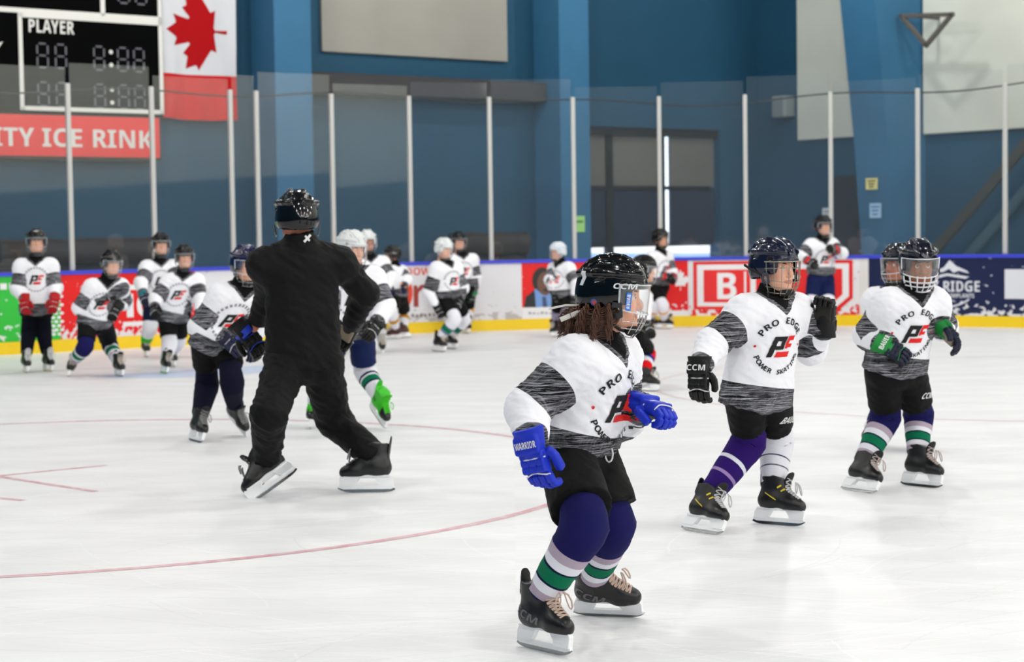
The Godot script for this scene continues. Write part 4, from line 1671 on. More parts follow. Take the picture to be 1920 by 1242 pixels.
func ice() -> void:
	var sz := 1024
	var im := Image.create(sz, sz, false, Image.FORMAT_RGB8)
	var n := FastNoiseLite.new()
	n.seed = 21
	n.frequency = 0.006
	n.fractal_octaves = 4
	for y in sz:
		for x in sz:
			var v := 0.92 + 0.035 * n.get_noise_2d(x, y * 2.2)
			im.set_pixel(x, y, Color(v, v * 1.002, v * 1.008))
	rng.seed = 77
	for k in 1500:      # skate cuts
		var p := Vector2(rng.randf() * sz, rng.randf() * sz)
		var a := rng.randf_range(-0.5, 0.5) + (PI if rng.randf() < 0.5 else 0.0)
		var bend := rng.randf_range(-0.006, 0.006)
		var v := rng.randf_range(0.84, 1.0)
		for j in int(rng.randf_range(40, 260)):
			var c := im.get_pixel(int(p.x), int(p.y))
			im.set_pixel(int(p.x), int(p.y), c.lerp(Color(v, v, v), 0.5))
			a += bend
			p = (p + Vector2(cos(a), sin(a))).posmodv(Vector2(sz, sz))
	var m := StandardMaterial3D.new()
	m.albedo_texture = ImageTexture.create_from_image(im)
	m.uv1_triplanar = true
	m.uv1_world_triplanar = true
	m.uv1_scale = Vector3.ONE / 7.0
	m.roughness = 0.44
	m.metallic_specular = 0.45
	var nt := NoiseTexture2D.new()
	nt.width = 512
	nt.height = 512
	nt.seamless = true
	nt.as_normal_map = true
	nt.bump_strength = 1.5
	nt.noise = n
	m.normal_enabled = true
	m.normal_texture = nt
	m.normal_scale = 0.12
	var B := Basis(NS, UP, -NE)
	var c := CC + NS * (11.87 - 17.0) - NE * 21.5
	var floor := struct("floor", boxed(Vector3(0, -0.15, 0), Vector3(17.4, 0.15, 33.0), m), Transform3D(B, c))
	floor.set_meta("label", "white scratched ice of the rink")
	# painted lines lie under the ice: thin pale paint on its surface, in rink places
	var line := StandardMaterial3D.new()
	var li := Image.create(256, 256, false, Image.FORMAT_RGB8)
	for y in 256:
		for x in 256:
			var v := clampf(0.5 + 0.9 * n.get_noise_2d(x * 9.0, y * 9.0), 0.0, 1.0)
			li.set_pixel(x, y, Color(0.84, 0.6, 0.64).lerp(Color(0.9, 0.8, 0.81), v))
	line.albedo_texture = ImageTexture.create_from_image(li)
	line.uv1_triplanar = true
	line.uv1_world_triplanar = true
	line.uv1_scale = Vector3.ONE / 1.5
	line.roughness = 0.4
	var pale := mat(Color(0.9, 0.83, 0.84), 0.4)
	var paint := func(tris: PackedVector2Array, called: String, mm: Material, label: String) -> void:
		var map := func(p: Vector2) -> Vector3: return Vector3(p.x, 0.0012, p.y)
		var o := part(called, one(laid(tris, 0.4, map, UP), mm), floor, Transform3D(B, c).affine_inverse(), label)
	var ring := func(cc: Vector2, r: float, w: float) -> PackedVector2Array:
		var out := PackedVector2Array()
		for k in 96:
			var a := TAU * k / 96.0
			var b := TAU * (k + 1) / 96.0
			var u := Vector2(cos(a), sin(a))
			var v := Vector2(cos(b), sin(b))
			out.append_array(PackedVector2Array([cc + u * r, cc + v * r, cc + v * (r + w), cc + u * r, cc + v * (r + w), cc + u * (r + w)]))
		return out
	var rod := func(a: Vector2, b: Vector2, w: float) -> PackedVector2Array:
		var d := (b - a).normalized().orthogonal() * w * 0.5
		return PackedVector2Array([a - d, b - d, b + d, a - d, b + d, a + d])
	paint.call(ring.call(Vector2(-3.03, -11.72), 3.535, 0.06), "face_off_circle", line, "faded red face-off circle line")
	paint.call(rod.call(Vector2(-3.5, -11.6), Vector2(-2.69, -12.26), 0.05), "face_off_mark", line, "")
	paint.call(rod.call(Vector2(-3.26, -11.75), Vector2(-2.48, -10.99), 0.05), "face_off_mark", line, "")
	paint.call(rod.call(Vector2(-3.2, -10.9), Vector2(-2.82, -10.66), 0.05), "face_off_mark", line, "")
	var dot := Vector2(4.9, -17.6)
	paint.call(ring.call(dot, 3.54, 0.05), "face_off_circle", pale, "far faded red face-off circle line")
	# goal line and crease near the end boards
	var gl := CC + NE * 5.15
	var g0 := gl + NS * 6.0
	var g1 := gl - NS * 14.0
	paint.call(rod.call(Vector2(g0.x, g0.z), Vector2(g1.x, g1.z), 0.05), "goal_line", pale, "faded red goal line")
	var cr := CC + NE * 5.1 - NS * 4.6
	cr = Vector3(-3.75, 0, -20.9)
	var fan := PackedVector2Array()
	for k in 24:
		var a := PI * k / 24.0
		var b := PI * (k + 1) / 24.0
		var u := cr - NE * sin(a) * 1.1 + NS * cos(a) * 1.1
		var v := cr - NE * sin(b) * 1.1 + NS * cos(b) * 1.1
		fan.append_array(PackedVector2Array([Vector2(cr.x, cr.z), Vector2(u.x, u.z), Vector2(v.x, v.z)]))
	paint.call(fan, "goal_crease", mat(Color(0.78, 0.84, 0.93), 0.4), "pale blue goal crease")


# ---------------------------------------------------------------- the hall
func paint_of(c: Color, rough := 0.65) -> StandardMaterial3D:
	var n := FastNoiseLite.new()
	n.seed = 5
	n.frequency = 0.01
	n.fractal_octaves = 4
	var t := NoiseTexture2D.new()
	t.width = 256
	t.height = 256
	t.seamless = true
	t.noise = n
	var r := Gradient.new()
	r.set_color(0, Color(0.9, 0.9, 0.9))
	r.set_color(1, Color(1, 1, 1))
	t.color_ramp = r
	var m := StandardMaterial3D.new()
	m.albedo_color = c
	m.albedo_texture = t
	m.uv1_triplanar = true
	m.uv1_world_triplanar = true
	m.uv1_scale = Vector3.ONE / 5.0
	m.roughness = rough
	m.metallic_specular = 0.35
	return m


func hall() -> void:
	var EW := Transform3D(Basis(NS, UP, -NE), CC + NE * 11.0)          # end wall frame: x along the wall, z into the hall
	var SW := Transform3D(Basis(-NE, UP, -NS), CC + NS * 11.87)        # side wall frame
	var blue := paint_of(Color(0.112, 0.29, 0.39))
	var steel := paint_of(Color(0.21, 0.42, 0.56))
	var top := 9.2
	# end wall with the doorway from 7.48 to 10.84
	var b := Buf.new()
	b.box(Vector3(-9.76, top / 2, -0.15), Vector3(17.24, top / 2, 0.15))
	b.box(Vector3(11.5, top / 2, -0.15), Vector3(0.66, top / 2, 0.15))
	b.box(Vector3(9.16, (3.38 + top) / 2, -0.15), Vector3(1.68, (top - 3.38) / 2, 0.15))
	struct("wall_end", one(b, blue), EW)
	struct("wall_side", boxed(Vector3(21.0, top / 2, -0.15), Vector3(32.5, top / 2, 0.15), blue), SW)
	struct("wall_left", boxed(Vector3(-22.0, top / 2, 32.5), Vector3(0.15, top / 2, 33.5), blue), EW)
	struct("wall_back", boxed(Vector3(-5.0, top / 2, 65.0), Vector3(17.4, top / 2, 0.15), blue), EW)
	struct("ceiling", boxed(Vector3(-5.0, top + 0.15, 32.0), Vector3(17.6, 0.15, 34.0), paint_of(Color(0.3, 0.33, 0.36))), EW)
	# steel frame columns against the end wall
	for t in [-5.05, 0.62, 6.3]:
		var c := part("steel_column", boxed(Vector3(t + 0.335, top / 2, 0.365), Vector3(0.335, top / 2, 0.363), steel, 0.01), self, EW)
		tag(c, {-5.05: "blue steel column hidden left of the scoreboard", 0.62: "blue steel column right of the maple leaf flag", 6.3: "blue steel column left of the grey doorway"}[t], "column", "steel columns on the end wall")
	# tapered column on the side wall
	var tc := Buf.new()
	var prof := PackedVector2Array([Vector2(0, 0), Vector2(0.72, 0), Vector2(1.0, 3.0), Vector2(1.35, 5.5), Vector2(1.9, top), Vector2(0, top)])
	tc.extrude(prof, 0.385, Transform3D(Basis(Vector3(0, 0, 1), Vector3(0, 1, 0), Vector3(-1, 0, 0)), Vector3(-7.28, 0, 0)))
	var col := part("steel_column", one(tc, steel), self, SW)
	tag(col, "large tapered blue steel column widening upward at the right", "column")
	# wall cladding: white sheets on the side wall, a duller warm grey canvas sheet on the end wall
	var cladding := paint_of(Color(0.8, 0.82, 0.78))
	var pan := part("wall_panel", boxed(Vector3(3.79, 6.5, 0.04), Vector3(1.89, 2.06, 0.035), paint_of(Color(0.6, 0.595, 0.565), 0.85), 0.01), self, EW)
	tag(pan, "large warm grey canvas panel above the duct between the two columns", "wall panel")
	pan = part("wall_panel", boxed(Vector3(-8.8, 5.95, 0.04), Vector3(1.1, 2.8, 0.035), cladding, 0.01), self, SW)
	tag(pan, "narrow pale panel left of the tapered column", "wall panel")
	pan = part("wall_panel", boxed(Vector3(19.0, 5.95, 0.06), Vector3(25.86, 2.84, 0.05), cladding, 0.01), self, SW)
	tag(pan, "wide white panel right of the tapered column", "wall panel")
	# dark duct below the grey panel
	var duct := part("wall_duct", boxed(Vector3(3.8, 3.91, 0.2), Vector3(2.48, 0.17, 0.2), paint_of(Color(0.24, 0.24, 0.25)), 0.02), self, EW)
	tag(duct, "dark horizontal duct along the blue end wall", "duct")
	doorway(EW)
	# brace and its painted shadow, bracket, speaker and notices of the side wall
	var br := thing("diagonal_brace", "dark steel diagonal brace with a bar painted as its shadow below the white panel", "brace", Vector3.ZERO)
	br.transform = SW
	for k in 2:  # second bar, nearer the wall, is the brace's shadow made as a dull blue bar
		var a := Vector3(-6.75 - k * -0.55, 0.63, 0.5 - 0.35 * k)
		var e := Vector3(-3.6 - k * -0.55, 3.55, 0.5 - 0.35 * k)
		var x := (e - a).normalized()
		var bs := Basis(x, Vector3(-x.y, x.x, 0), Vector3(0, 0, 1))
		part("brace_and_shadow_bar", boxed((a + e) / 2, Vector3((e - a).length() / 2, 0.085, 0.05), mat(Color(0.2, 0.21, 0.2), 0.6) if k == 0 else mat(Color(0.18, 0.3, 0.36), 0.6), 0.01, bs), br)
	var bk := thing("wall_bracket", "dark triangular steel bracket in front of the white panel", "bracket", Vector3.ZERO)
	bk.transform = SW
	var pts := [Vector3(-6.75, 5.13, 0.8), Vector3(-5.66, 5.05, 0.8), Vector3(-6.21, 4.58, 0.8)]
	for k in 3:
		var a: Vector3 = pts[k]
		var e: Vector3 = pts[(k + 1) % 3]
		var x := (e - a).normalized()
		part("bracket_bar", boxed((a + e) / 2, Vector3((e - a).length() / 2 + 0.03, 0.035, 0.035), mat(Color(0.32, 0.31, 0.29), 0.6), 0.006, Basis(x, Vector3(-x.y, x.x, 0), Vector3(0, 0, 1))), bk)
	part("bracket_bar", boxed(Vector3(-6.5, 5.11, 0.4), Vector3(0.03, 0.03, 0.4), mat(Color(0.32, 0.31, 0.29), 0.6)), bk)
	var sp := thing("wall_speaker", "small grey speaker box in the corner of the hall", "speaker", Vector3.ZERO)
	sp.transform = SW
	part("cabinet", boxed(Vector3(-10.17, 3.8, 0.16), Vector3(0.17, 0.2, 0.15), mat(Color(0.5, 0.54, 0.55), 0.6), 0.02), sp)
	part("grille", boxed(Vector3(-10.17, 3.8, 0.315), Vector3(0.14, 0.17, 0.006), mat(Color(0.42, 0.46, 0.48), 0.8)), sp)
	for q in [["yellow notice on the tapered column", Color(0.88, 0.84, 0.55), Vector3(-7.3, 2.25, 0.96), 0.13, 0.1, Color(0.3, 0.3, 0.2)], ["pale blue notice low on the tapered column", Color(0.62, 0.76, 0.88), Vector3(-7.25, 1.78, 0.92), 0.13, 0.13, Color(0.2, 0.4, 0.6)], ["white notice beside the dark side door", Color(0.78, 0.8, 0.82), Vector3(-9.15, 1.72, 0.02), 0.17, 0.14, Color(0.4, 0.45, 0.5)]]:
		var nt := thing("paper_notice", q[0], "notice", Vector3.ZERO, "paper notices")
		nt.transform = SW
		part("sheet", boxed(q[2], Vector3(q[3], q[4], 0.006), mat(q[1], 0.7)), nt)
		for r in 3:
			part("print_line", boxed(q[2] + Vector3(0, (1 - r) * q[4] * 0.5, 0.008), Vector3(q[3] * (0.7 - 0.15 * r), 0.012, 0.002), mat(q[5], 0.7)), nt)
	var nt := thing("paper_notice", "green notice on the column left of the doorway", "notice", Vector3.ZERO, "paper notices")
	nt.transform = EW
	part("sheet", boxed(Vector3(6.68, 1.62, 0.735), Vector3(0.13, 0.14, 0.006), mat(Color(0.62, 0.85, 0.5), 0.7)), nt)
	part("print_line", boxed(Vector3(6.68, 1.66, 0.743), Vector3(0.09, 0.02, 0.002), mat(Color(0.3, 0.5, 0.25), 0.7)), nt)
	var dd := part("door_1", boxed(Vector3(-8.62, 1.22, 0.03), Vector3(0.42, 1.22, 0.03), mat(Color(0.1, 0.13, 0.16), 0.5), 0.01), self, SW)
	tag(dd, "dark side door left of the tapered column", "", "", "structure")
	part("door_handle", boxed(Vector3(-8.28, 1.05, 0.09), Vector3(0.06, 0.015, 0.03), mat(Color(0.5, 0.5, 0.5), 0.3, 0.5, 0.9)), dd)
	# rolled dark mats behind the end boards
	for q in [[-4.3, -1.75, 0.46, "long dark rolled mats stacked behind the boards below the scoreboard"], [3.3, 5.05, 0.46, "dark rolled mats stacked behind the boards left of the grey doorway"]]:
		var mt := thing("rolled_mats", q[3], "mats", Vector3.ZERO, "rolled mats")
		mt.transform = EW
		for k in 4:
			var path := PackedVector3Array()
			var rr := PackedFloat32Array()
			var n := 10
			for j in n + 1:
				var x := lerpf(q[0] + 0.12 * (k % 2), q[1] - 0.1 * ((k * 3) % 4), float(j) / n)
				path.append(Vector3(x, 0.22 + 0.36 * k + 0.012 * sin(j * 2.1 + k), 1.4 + 0.03 * sin(j * 1.3 + k * 2.0)))
				rr.append(0.2 * (1.0 + 0.06 * sin(j * 1.7 + k)))
			var tb := Buf.new()
			tb.tube(path, rr, 14, 1.0)
			part("rolled_mat", one(tb, mat(Color(0.1, 0.095, 0.095).lerp(Color(0.17, 0.13, 0.12), 0.5 * (k % 2)), 0.7)), mt)
	scoreboard(EW)
	flag(EW)


func doorway(EW: Transform3D) -> void:
	var root := thing("sliding_doors", "grey sliding doors with dark posts, raised above a bright daylight gap", "doors", Vector3.ZERO)
	root.transform = EW
	var up := paint_of(Color(0.4, 0.4, 0.38))
	var low := mat(Color(0.16, 0.19, 0.25), 0.25)
	var dk := mat(Color(0.06, 0.07, 0.09), 0.5)
	for q in [[7.48, 8.1], [8.28, 9.42], [9.7, 10.84]]:
		part("upper_panel", boxed(Vector3((q[0] + q[1]) / 2, 2.78, -0.2), Vector3((q[1] - q[0]) / 2, 0.48, 0.025), up), root)
		part("lower_panel", boxed(Vector3((q[0] + q[1]) / 2, 1.74, -0.2), Vector3((q[1] - q[0]) / 2, 0.52, 0.025), low), root)
	for q in [[8.17, 0.08], [9.48, 0.06]]:
		part("door_post", boxed(Vector3(q[0], 1.69, -0.19), Vector3(q[1], 1.69, 0.05), dk), root)
	part("door_rail", boxed(Vector3(9.1, 2.28, -0.19), Vector3(1.62, 0.035, 0.045), dk), root)
	part("door_header", boxed(Vector3(9.16, 3.31, -0.16), Vector3(1.68, 0.07, 0.1), dk), root)
	part("door_sill_rail", boxed(Vector3(9.1, 1.21, -0.19), Vector3(1.62, 0.02, 0.04), dk), root)
	# the yard outside, pale concrete under the open sky
	var yard := part("concrete_yard", boxed(Vector3(9.0, -0.2, -60.3), Vector3(60, 0.15, 60), paint_of(Color(0.86, 0.86, 0.84))), self, EW)
	tag(yard, "bright pale concrete yard outside the sliding doors", "yard", "", "structure")


func scoreboard(EW: Transform3D) -> void:
	var root := thing("scoreboard", "black scoreboard with white frame lines and unlit digits beside the flag", "scoreboard", Vector3.ZERO)
	root.transform = EW
	part("cabinet", boxed(Vector3(-4.1, 5.0, 0.16), Vector3(3.02, 1.7, 0.14), mat(Color(0.012, 0.014, 0.016), 0.85, 0.15), 0.01), root)
	var W := mat(Color(0.82, 0.82, 0.8), 0.6)
	for q in [[-3.32, 3.34, -1.08, 3.4], [-3.32, 4.66, -1.08, 4.72], [-3.34, 3.34, -3.28, 4.72], [-1.13, 3.34, -1.07, 6.6], [-7.1, 4.72, -1.08, 4.79], [-2.06, 4.75, -1.99, 6.6]]:
		part("frame_line", boxed(Vector3((q[0] + q[2]) / 2, (q[1] + q[3]) / 2, 0.305), Vector3((q[2] - q[0]) / 2, (q[3] - q[1]) / 2, 0.008), W), root)
	var map := func(p: Vector2) -> Vector3: return Vector3(p.x, p.y, 0.306)
	part("lettering", one(laid(words("PLAYER", -2.83, 4.55, 0.185, 0.78), 1.0, map, Vector3(0, 0, 1)), W), root)
	var seg := mat(Color(0.34, 0.34, 0.38), 0.5)
	for row in [4.13, 3.58]:
		for x in [-2.98, -2.7, -2.1, -1.72, -1.46]:
			digit(root, Vector2(x, row), 0.16, 0.34, seg)
		for y in [0.1, -0.09]:
			part("colon_dot", one(laid(disc(Vector2(-1.91, row + y), Vector2(0.032, 0.032), 12), 1.0, map, Vector3(0, 0, 1)), W), root)
	for x in [-1.68, -1.4]: digit(root, Vector2(x, 5.14), 0.17, 0.36, seg)
	part("emblem_print", one(laid(poly(PackedVector2Array([Vector2(-3.85, 4.05), Vector2(-3.62, 4.28), Vector2(-3.57, 4.3), Vector2(-3.75, 4.05)])), 1.0, map, Vector3(0, 0, 1)), W), root)
	var sign := thing("rink_sign", "red sign with white capitals below the scoreboard", "sign", Vector3.ZERO)
	sign.transform = EW
	part("sign_back", boxed(Vector3(-4.1, 2.97, 0.14), Vector3(2.99, 0.33, 0.12), mat(Color(0.1, 0.05, 0.05), 0.6)), sign)
	part("sign_face", boxed(Vector3(-4.1, 2.985, 0.27), Vector3(2.96, 0.295, 0.012), mat(Color(0.84, 0.1, 0.11), 0.5)), sign)
	var m2 := func(p: Vector2) -> Vector3: return Vector3(p.x, p.y, 0.285)
	var g := glyph("ITY ICE RINK")
	var wd := width_of(g)
	var k := 2.5 / wd
	part("lettering", one(laid(moved(g, Transform2D(Vector2(k, 0), Vector2(0, 0.26), Vector2(-2.5, 2.96))), 1.0, m2, Vector3(0, 0, 1)), W), sign)


func digit(root: Node3D, c: Vector2, w: float, h: float, m: Material) -> void:
	var b := Buf.new()
	var t := 0.012
	for q in [[0, h / 2, w / 2 - 0.03, t], [0, 0, w / 2 - 0.03, t], [0, -h / 2, w / 2 - 0.03, t], [-w / 2, h / 4, t, h / 4 - 0.025], [w / 2, h / 4, t, h / 4 - 0.025], [-w / 2, -h / 4, t, h / 4 - 0.025], [w / 2, -h / 4, t, h / 4 - 0.025]]:
		b.box(Vector3(c.x + q[0], c.y + q[1], 0.304), Vector3(q[2], q[3], 0.004))
	part("digit", one(b, m), root)


func flag(EW: Transform3D) -> void:
	var root := thing("hanging_flag", "red and white maple leaf flag hung on its side by the scoreboard", "flag", Vector3.ZERO)
	root.transform = EW
	var wave := func(p: Vector2) -> Vector3:
		var loose := clampf((4.4 - p.y) / 1.1, 0.0, 1.0)
		return Vector3(p.x + 0.06 * loose * loose * (p.x + 0.36), p.y - 0.03 * loose * sin((p.x + 1.0) * 2.4), 0.2 + 0.03 * sin(p.x * 9.0 + p.y * 0.8) + 0.05 * loose * sin(p.x * 13.0 + 1.0))
	var red := cloth(Color(0.72, 0.02, 0.05), 0.8)
	for q in [["red_band", 3.3, 3.97, red], ["white_field", 3.97, 5.28, cloth(Color(0.78, 0.79, 0.81), 0.8)], ["red_band", 5.28, 5.95, red]]:
		part(q[0], one(laid(bar(-1.02, q[1], 0.26, q[2]), 0.09, wave, Vector3(0, 0, 1)), q[3]), root)
	var lf := poly(leaf())
	var k := 0.000265
	var t := PackedVector2Array()
	for p in lf: t.append(Vector2(-0.43 + p.y * k, 4.63 + p.x * k * 1.2))
	var over := func(p: Vector2) -> Vector3: return wave.call(p) + Vector3(0, 0, 0.008)
	part("maple_leaf", one(laid(t, 0.06, over, Vector3(0, 0, 1)), cloth(Color(0.62, 0.0, 0.03), 0.8)), root)  # leaf red darker than the bands: weaker light on the flag put into the colour


func ceiling_lamps() -> void:
	var B := Basis(NS, UP, -NE)
	var hb := Buf.new()
	hb.tube(PackedVector3Array([Vector3(0, 0.0, 0), Vector3(0, 0.1, 0), Vector3(0, 0.22, 0)]), PackedFloat32Array([0.2, 0.19, 0.08]), 20)
	var housing := one(hb, mat(Color(0.75, 0.76, 0.77), 0.5))
	var glow := StandardMaterial3D.new()
	glow.albedo_color = Color(0.9, 0.9, 0.9)
	glow.emission_enabled = true
	glow.emission = Color(1.0, 0.98, 0.95)
	glow.emission_energy_multiplier = 16.0
	var lb := Buf.new()
	lb.ball(Vector3(0, -0.02, 0), Vector3(0.18, 0.05, 0.18), Basis(), 8, 20)
	var lens := one(lb, glow)
	for i in 5:
		for j in 10:
			var p := CC + NS * (8.5 - 6.4 * i) + NE * (6.4 - 6.2 * j) + UP * 8.6
			var o := thing("ceiling_lamp", "round white lamp hanging below the hall ceiling", "lamp", p, "ceiling lamps in rows")
			o.basis = B
			part("housing", housing, o)
			part("lens", lens, o)
			part("hanger", boxed(Vector3(0, 0.36, 0), Vector3(0.015, 0.25, 0.015), mat(Color(0.4, 0.4, 0.4), 0.5)), o)
			var l := OmniLight3D.new()
			l.name = "lamp_light"
			l.light_size = 0.16
			l.light_color = LAMP_COLOR
			l.light_energy = LAMP_ENERGY
			l.shadow_enabled = true
			l.omni_range = 80.0
			l.omni_attenuation = 2.0
			l.position = Vector3(0, -0.26, 0)
			o.add_child(l, true)


# ---------------------------------------------------------------- the scene
const LAMP_COLOR := Color(1.0, 0.985, 0.96)
const LAMP_ENERGY := 9.0


func _ready() -> void:
	var cam := Camera3D.new()
	cam.name = "camera"
	add_child(cam)
	cam.position = Vector3(0, 1.5, 0)
	cam.rotation = Vector3(-0.05309, 0, -0.0147)
	cam.near = 0.1
	cam.far = 400.0
	var lens := CameraAttributesPhysical.new()
	lens.frustum_focal_length = 67.63
	lens.frustum_focus_distance = 7.6
	lens.exposure_aperture = 4.0
	lens.frustum_near = 0.1
	lens.frustum_far = 400.0
	cam.attributes = lens
	cam.fov = 20.12
	cam.current = true
	var env := Environment.new()
	env.background_mode = Environment.BG_SKY
	env.sky = Sky.new()
	var sky := ProceduralSkyMaterial.new()
	sky.sky_top_color = Color(0.55, 0.7, 0.95)
	sky.sky_horizon_color = Color(0.9, 0.95, 1.0)
	sky.ground_horizon_color = Color(0.85, 0.87, 0.9)
	sky.ground_bottom_color = Color(0.6, 0.6, 0.6)
	sky.energy_multiplier = 2.0
	env.sky.sky_material = sky
	env.tonemap_mode = Environment.TONE_MAPPER_LINEAR
	env.tonemap_exposure = 1.1
	env.sdfgi_enabled = true
	env.ssao_enabled = true
	env.ssil_enabled = true
	var we := WorldEnvironment.new()
	we.name = "environment"
	we.environment = env
	add_child(we)
	wr.seed = 3
	wr.noise_type = FastNoiseLite.TYPE_SIMPLEX_SMOOTH
	wr.frequency = 0.12
	wr.fractal_octaves = 2
	font = SystemFont.new()
	font.font_names = PackedStringArray(["Droid Sans"])
	font.font_weight = 700
	textures()
	ceiling_lamps()
	hall()
	ice()
	boards()
	glass_wall()
	build_shared_gear()
	people()


func textures() -> void:
	var n := FastNoiseLite.new()
	n.seed = 8
	n.frequency = 0.09
	n.fractal_octaves = 3
	var t := NoiseTexture2D.new()
	t.width = 256
	t.height = 256
	t.seamless = true
	t.as_normal_map = true
	t.bump_strength = 2.0
	t.noise = n
	shared.weave = t
	# space-dyed knit of the jersey: short dashes of grey and white on black
	var sz := 1024
	var im := Image.create(sz, sz, false, Image.FORMAT_RGB8)
	im.fill(Color(0.055, 0.055, 0.07))
	rng.seed = 11
	for k in 1500:
		var x := rng.randi_range(0, sz - 1)
		var y := rng.randi_range(0, sz - 1)
		var l := rng.randi_range(110, 380)
		var h := rng.randi_range(3, 9)
		var v := [0.5, 0.03, 0.42, 0.75, 0.05, 0.04, 0.6][rng.randi_range(0, 6)] as float
		for j in l:
			var taper := sin(PI * j / l)
			var hh := maxi(1, int(h * taper))
			for q in hh:
				im.set_pixel((x + j) % sz, (y + q + int(3.0 * sin(j * 0.03 + k))+ sz) % sz, Color(v, v, v * 1.05))
	var m := StandardMaterial3D.new()
	m.albedo_texture = ImageTexture.create_from_image(im)
	m.uv1_triplanar = true
	m.uv1_scale = Vector3(1.9, 1.9, 1.9)
	m.roughness = 0.85
	m.metallic_specular = 0.3
	M.heather = m


func people() -> void:
	var navy := Color(0.075, 0.07, 0.3)
	var lav := Color(0.68, 0.62, 0.68)
	var wh := Color(0.88, 0.88, 0.91)
	var gr := Color(0.02, 0.42, 0.29)
	var dk := Color(0.06, 0.06, 0.22)
	var canuck := [navy, [[0.33, 0.45, lav], [0.45, 0.56, wh], [0.56, 0.59, dk], [0.59, 0.76, gr], [0.76, 0.79, dk], [0.79, 0.9, wh], [0.9, 1.0, lav]]]
	var blue_glove := Color(0.05, 0.17, 0.72)
	var black := Color(0.02, 0.02, 0.023)
	var p1 := dress("p1", {"label": "skater in front with blue gloves, black helmet, brown hair and striped navy socks", "cell": 0.007, "fist": true, "helmet": black, "mask": "combo_wire", "glove": blue_glove, "socks": [canuck], "short_end": 0.78, "short_r": 0.112, "hem_band": 0.055, "hem_wedge": 0.14, "tendon": Color(0.03, 0.03, 0.035), "lace": Color(0.78, 0.68, 0.62), "logo_at": 0.52})
	var p2 := dress("p2", {"label": "skater with raised black glove, wire face cage, one purple and one white sock", "cell": 0.008, "fist": true, "palm": Color(0.12, 0.11, 0.1), "helmet": Color(0.075, 0.09, 0.18), "mask": "cage", "glove": black, "socks": [[Color(0.16, 0.055, 0.38), [[0.43, 0.49, wh], [0.68, 0.73, Color(0.6, 0.5, 0.68)]]], [wh, [[0.45, 0.475, dk], [0.66, 0.69, Color(0.4, 0.38, 0.45)]]]], "short_end": 0.72, "short_r": 0.09, "lace": Color(0.75, 0.75, 0.75), "skin": Color(0.9, 0.68, 0.58)})
	var p3 := dress("p3", {"label": "skater in white half visor with navy and green gloves and striped navy socks", "cell": 0.0085, "helmet": Color(0.05, 0.06, 0.12), "mask": "combo_white", "glove": Color(0.035, 0.06, 0.17), "cuff": Color(0.05, 0.5, 0.2), "trim": Color(0.05, 0.5, 0.2), "socks": [canuck], "short_end": 0.74, "skin": Color(0.6, 0.4, 0.28), "lace": Color(0.72, 0.66, 0.64)})
	dress("p4", {"label": "skater half hidden behind the one with navy and green gloves", "helmet": Color(0.03, 0.04, 0.09), "glove": black, "socks": [[navy, []]], "skin": Color(0.7, 0.45, 0.36)})
	dress("p5", {"label": "skater in navy helmet and navy sock leggings facing the coach", "cell": 0.011, "helmet": Color(0.03, 0.07, 0.24), "glove": Color(0.04, 0.07, 0.2), "cuff": Color(0.035, 0.06, 0.18), "socks": [[Color(0.03, 0.035, 0.13), []]], "short_end": 0.55, "lace": Color(0.5, 0.5, 0.5)})
	dress("p6", {"label": "skater in white helmet and bright green skates behind the coach", "cell": 0.011, "helmet": Color(0.85, 0.86, 0.86), "glove": black, "shorts": Color(0.06, 0.12, 0.3), "socks": [[wh, [[0.35, 0.42, dk], [0.42, 0.48, wh], [0.48, 0.64, gr], [0.64, 0.7, dk]]]], "short_end": 0.82, "boot": Color(0.2, 0.72, 0.08), "toe": Color(0.04, 0.04, 0.04), "lace": Color(0.25, 0.8, 0.1), "tongue": Color(0.2, 0.7, 0.08)})
	dress("p7", {"label": "skater in white helmet and navy leggings right of the coach", "helmet": Color(0.86, 0.87, 0.87), "glove": black, "socks": [[Color(0.05, 0.04, 0.16), []]], "boot": Color(0.75, 0.75, 0.75), "short_end": 0.6, "skin": Color(0.72, 0.48, 0.38)})
	dress("p8", {"label": "small skater turned away with gold glove patches and red skates", "helmet": black, "glove": Color(0.08, 0.09, 0.25), "cuff": Color(0.9, 0.6, 0.08), "socks": [[wh, [[0.3, 0.55, Color(0.75, 0.52, 0.15)]]]], "boot": Color(0.25, 0.04, 0.05), "skin": Color(0.7, 0.46, 0.36), "mask": "cage"})
	dress("p9", {"label": "skater in white helmet leaning forward with white green striped socks", "helmet": Color(0.87, 0.89, 0.89), "glove": black, "trim": wh, "socks": [[wh, [[0.42, 0.48, Color(0.35, 0.4, 0.5)], [0.48, 0.66, gr], [0.66, 0.76, Color(0.4, 0.48, 0.58)]]]], "short_end": 0.7, "cuffs": false})
	dress("p10", {"label": "skater in black helmet with green glove behind the leaning white helmet", "helmet": black, "glove": Color(0.02, 0.16, 0.12), "cuff": Color(0.1, 0.5, 0.28), "socks": [[Color(0.9, 0.62, 0.1), [[0.25, 1.1, wh]]]], "short_end": 0.8})
	dress("p11", {"label": "skater in white helmet facing left before the printed portrait", "helmet": Color(0.84, 0.87, 0.9), "glove": black, "socks": [[Color(0.62, 0.58, 0.68), []]], "short_end": 0.75})
	dress("p12", {"label": "skater in black and gold helmet beside the boards, gold sock bands", "helmet": black, "glove": black, "cuff": Color(0.8, 0.08, 0.1), "socks": [[wh, [[0.2, 0.38, Color(0.9, 0.62, 0.1)]]]], "short_end": 0.7, "mask": "cage"})
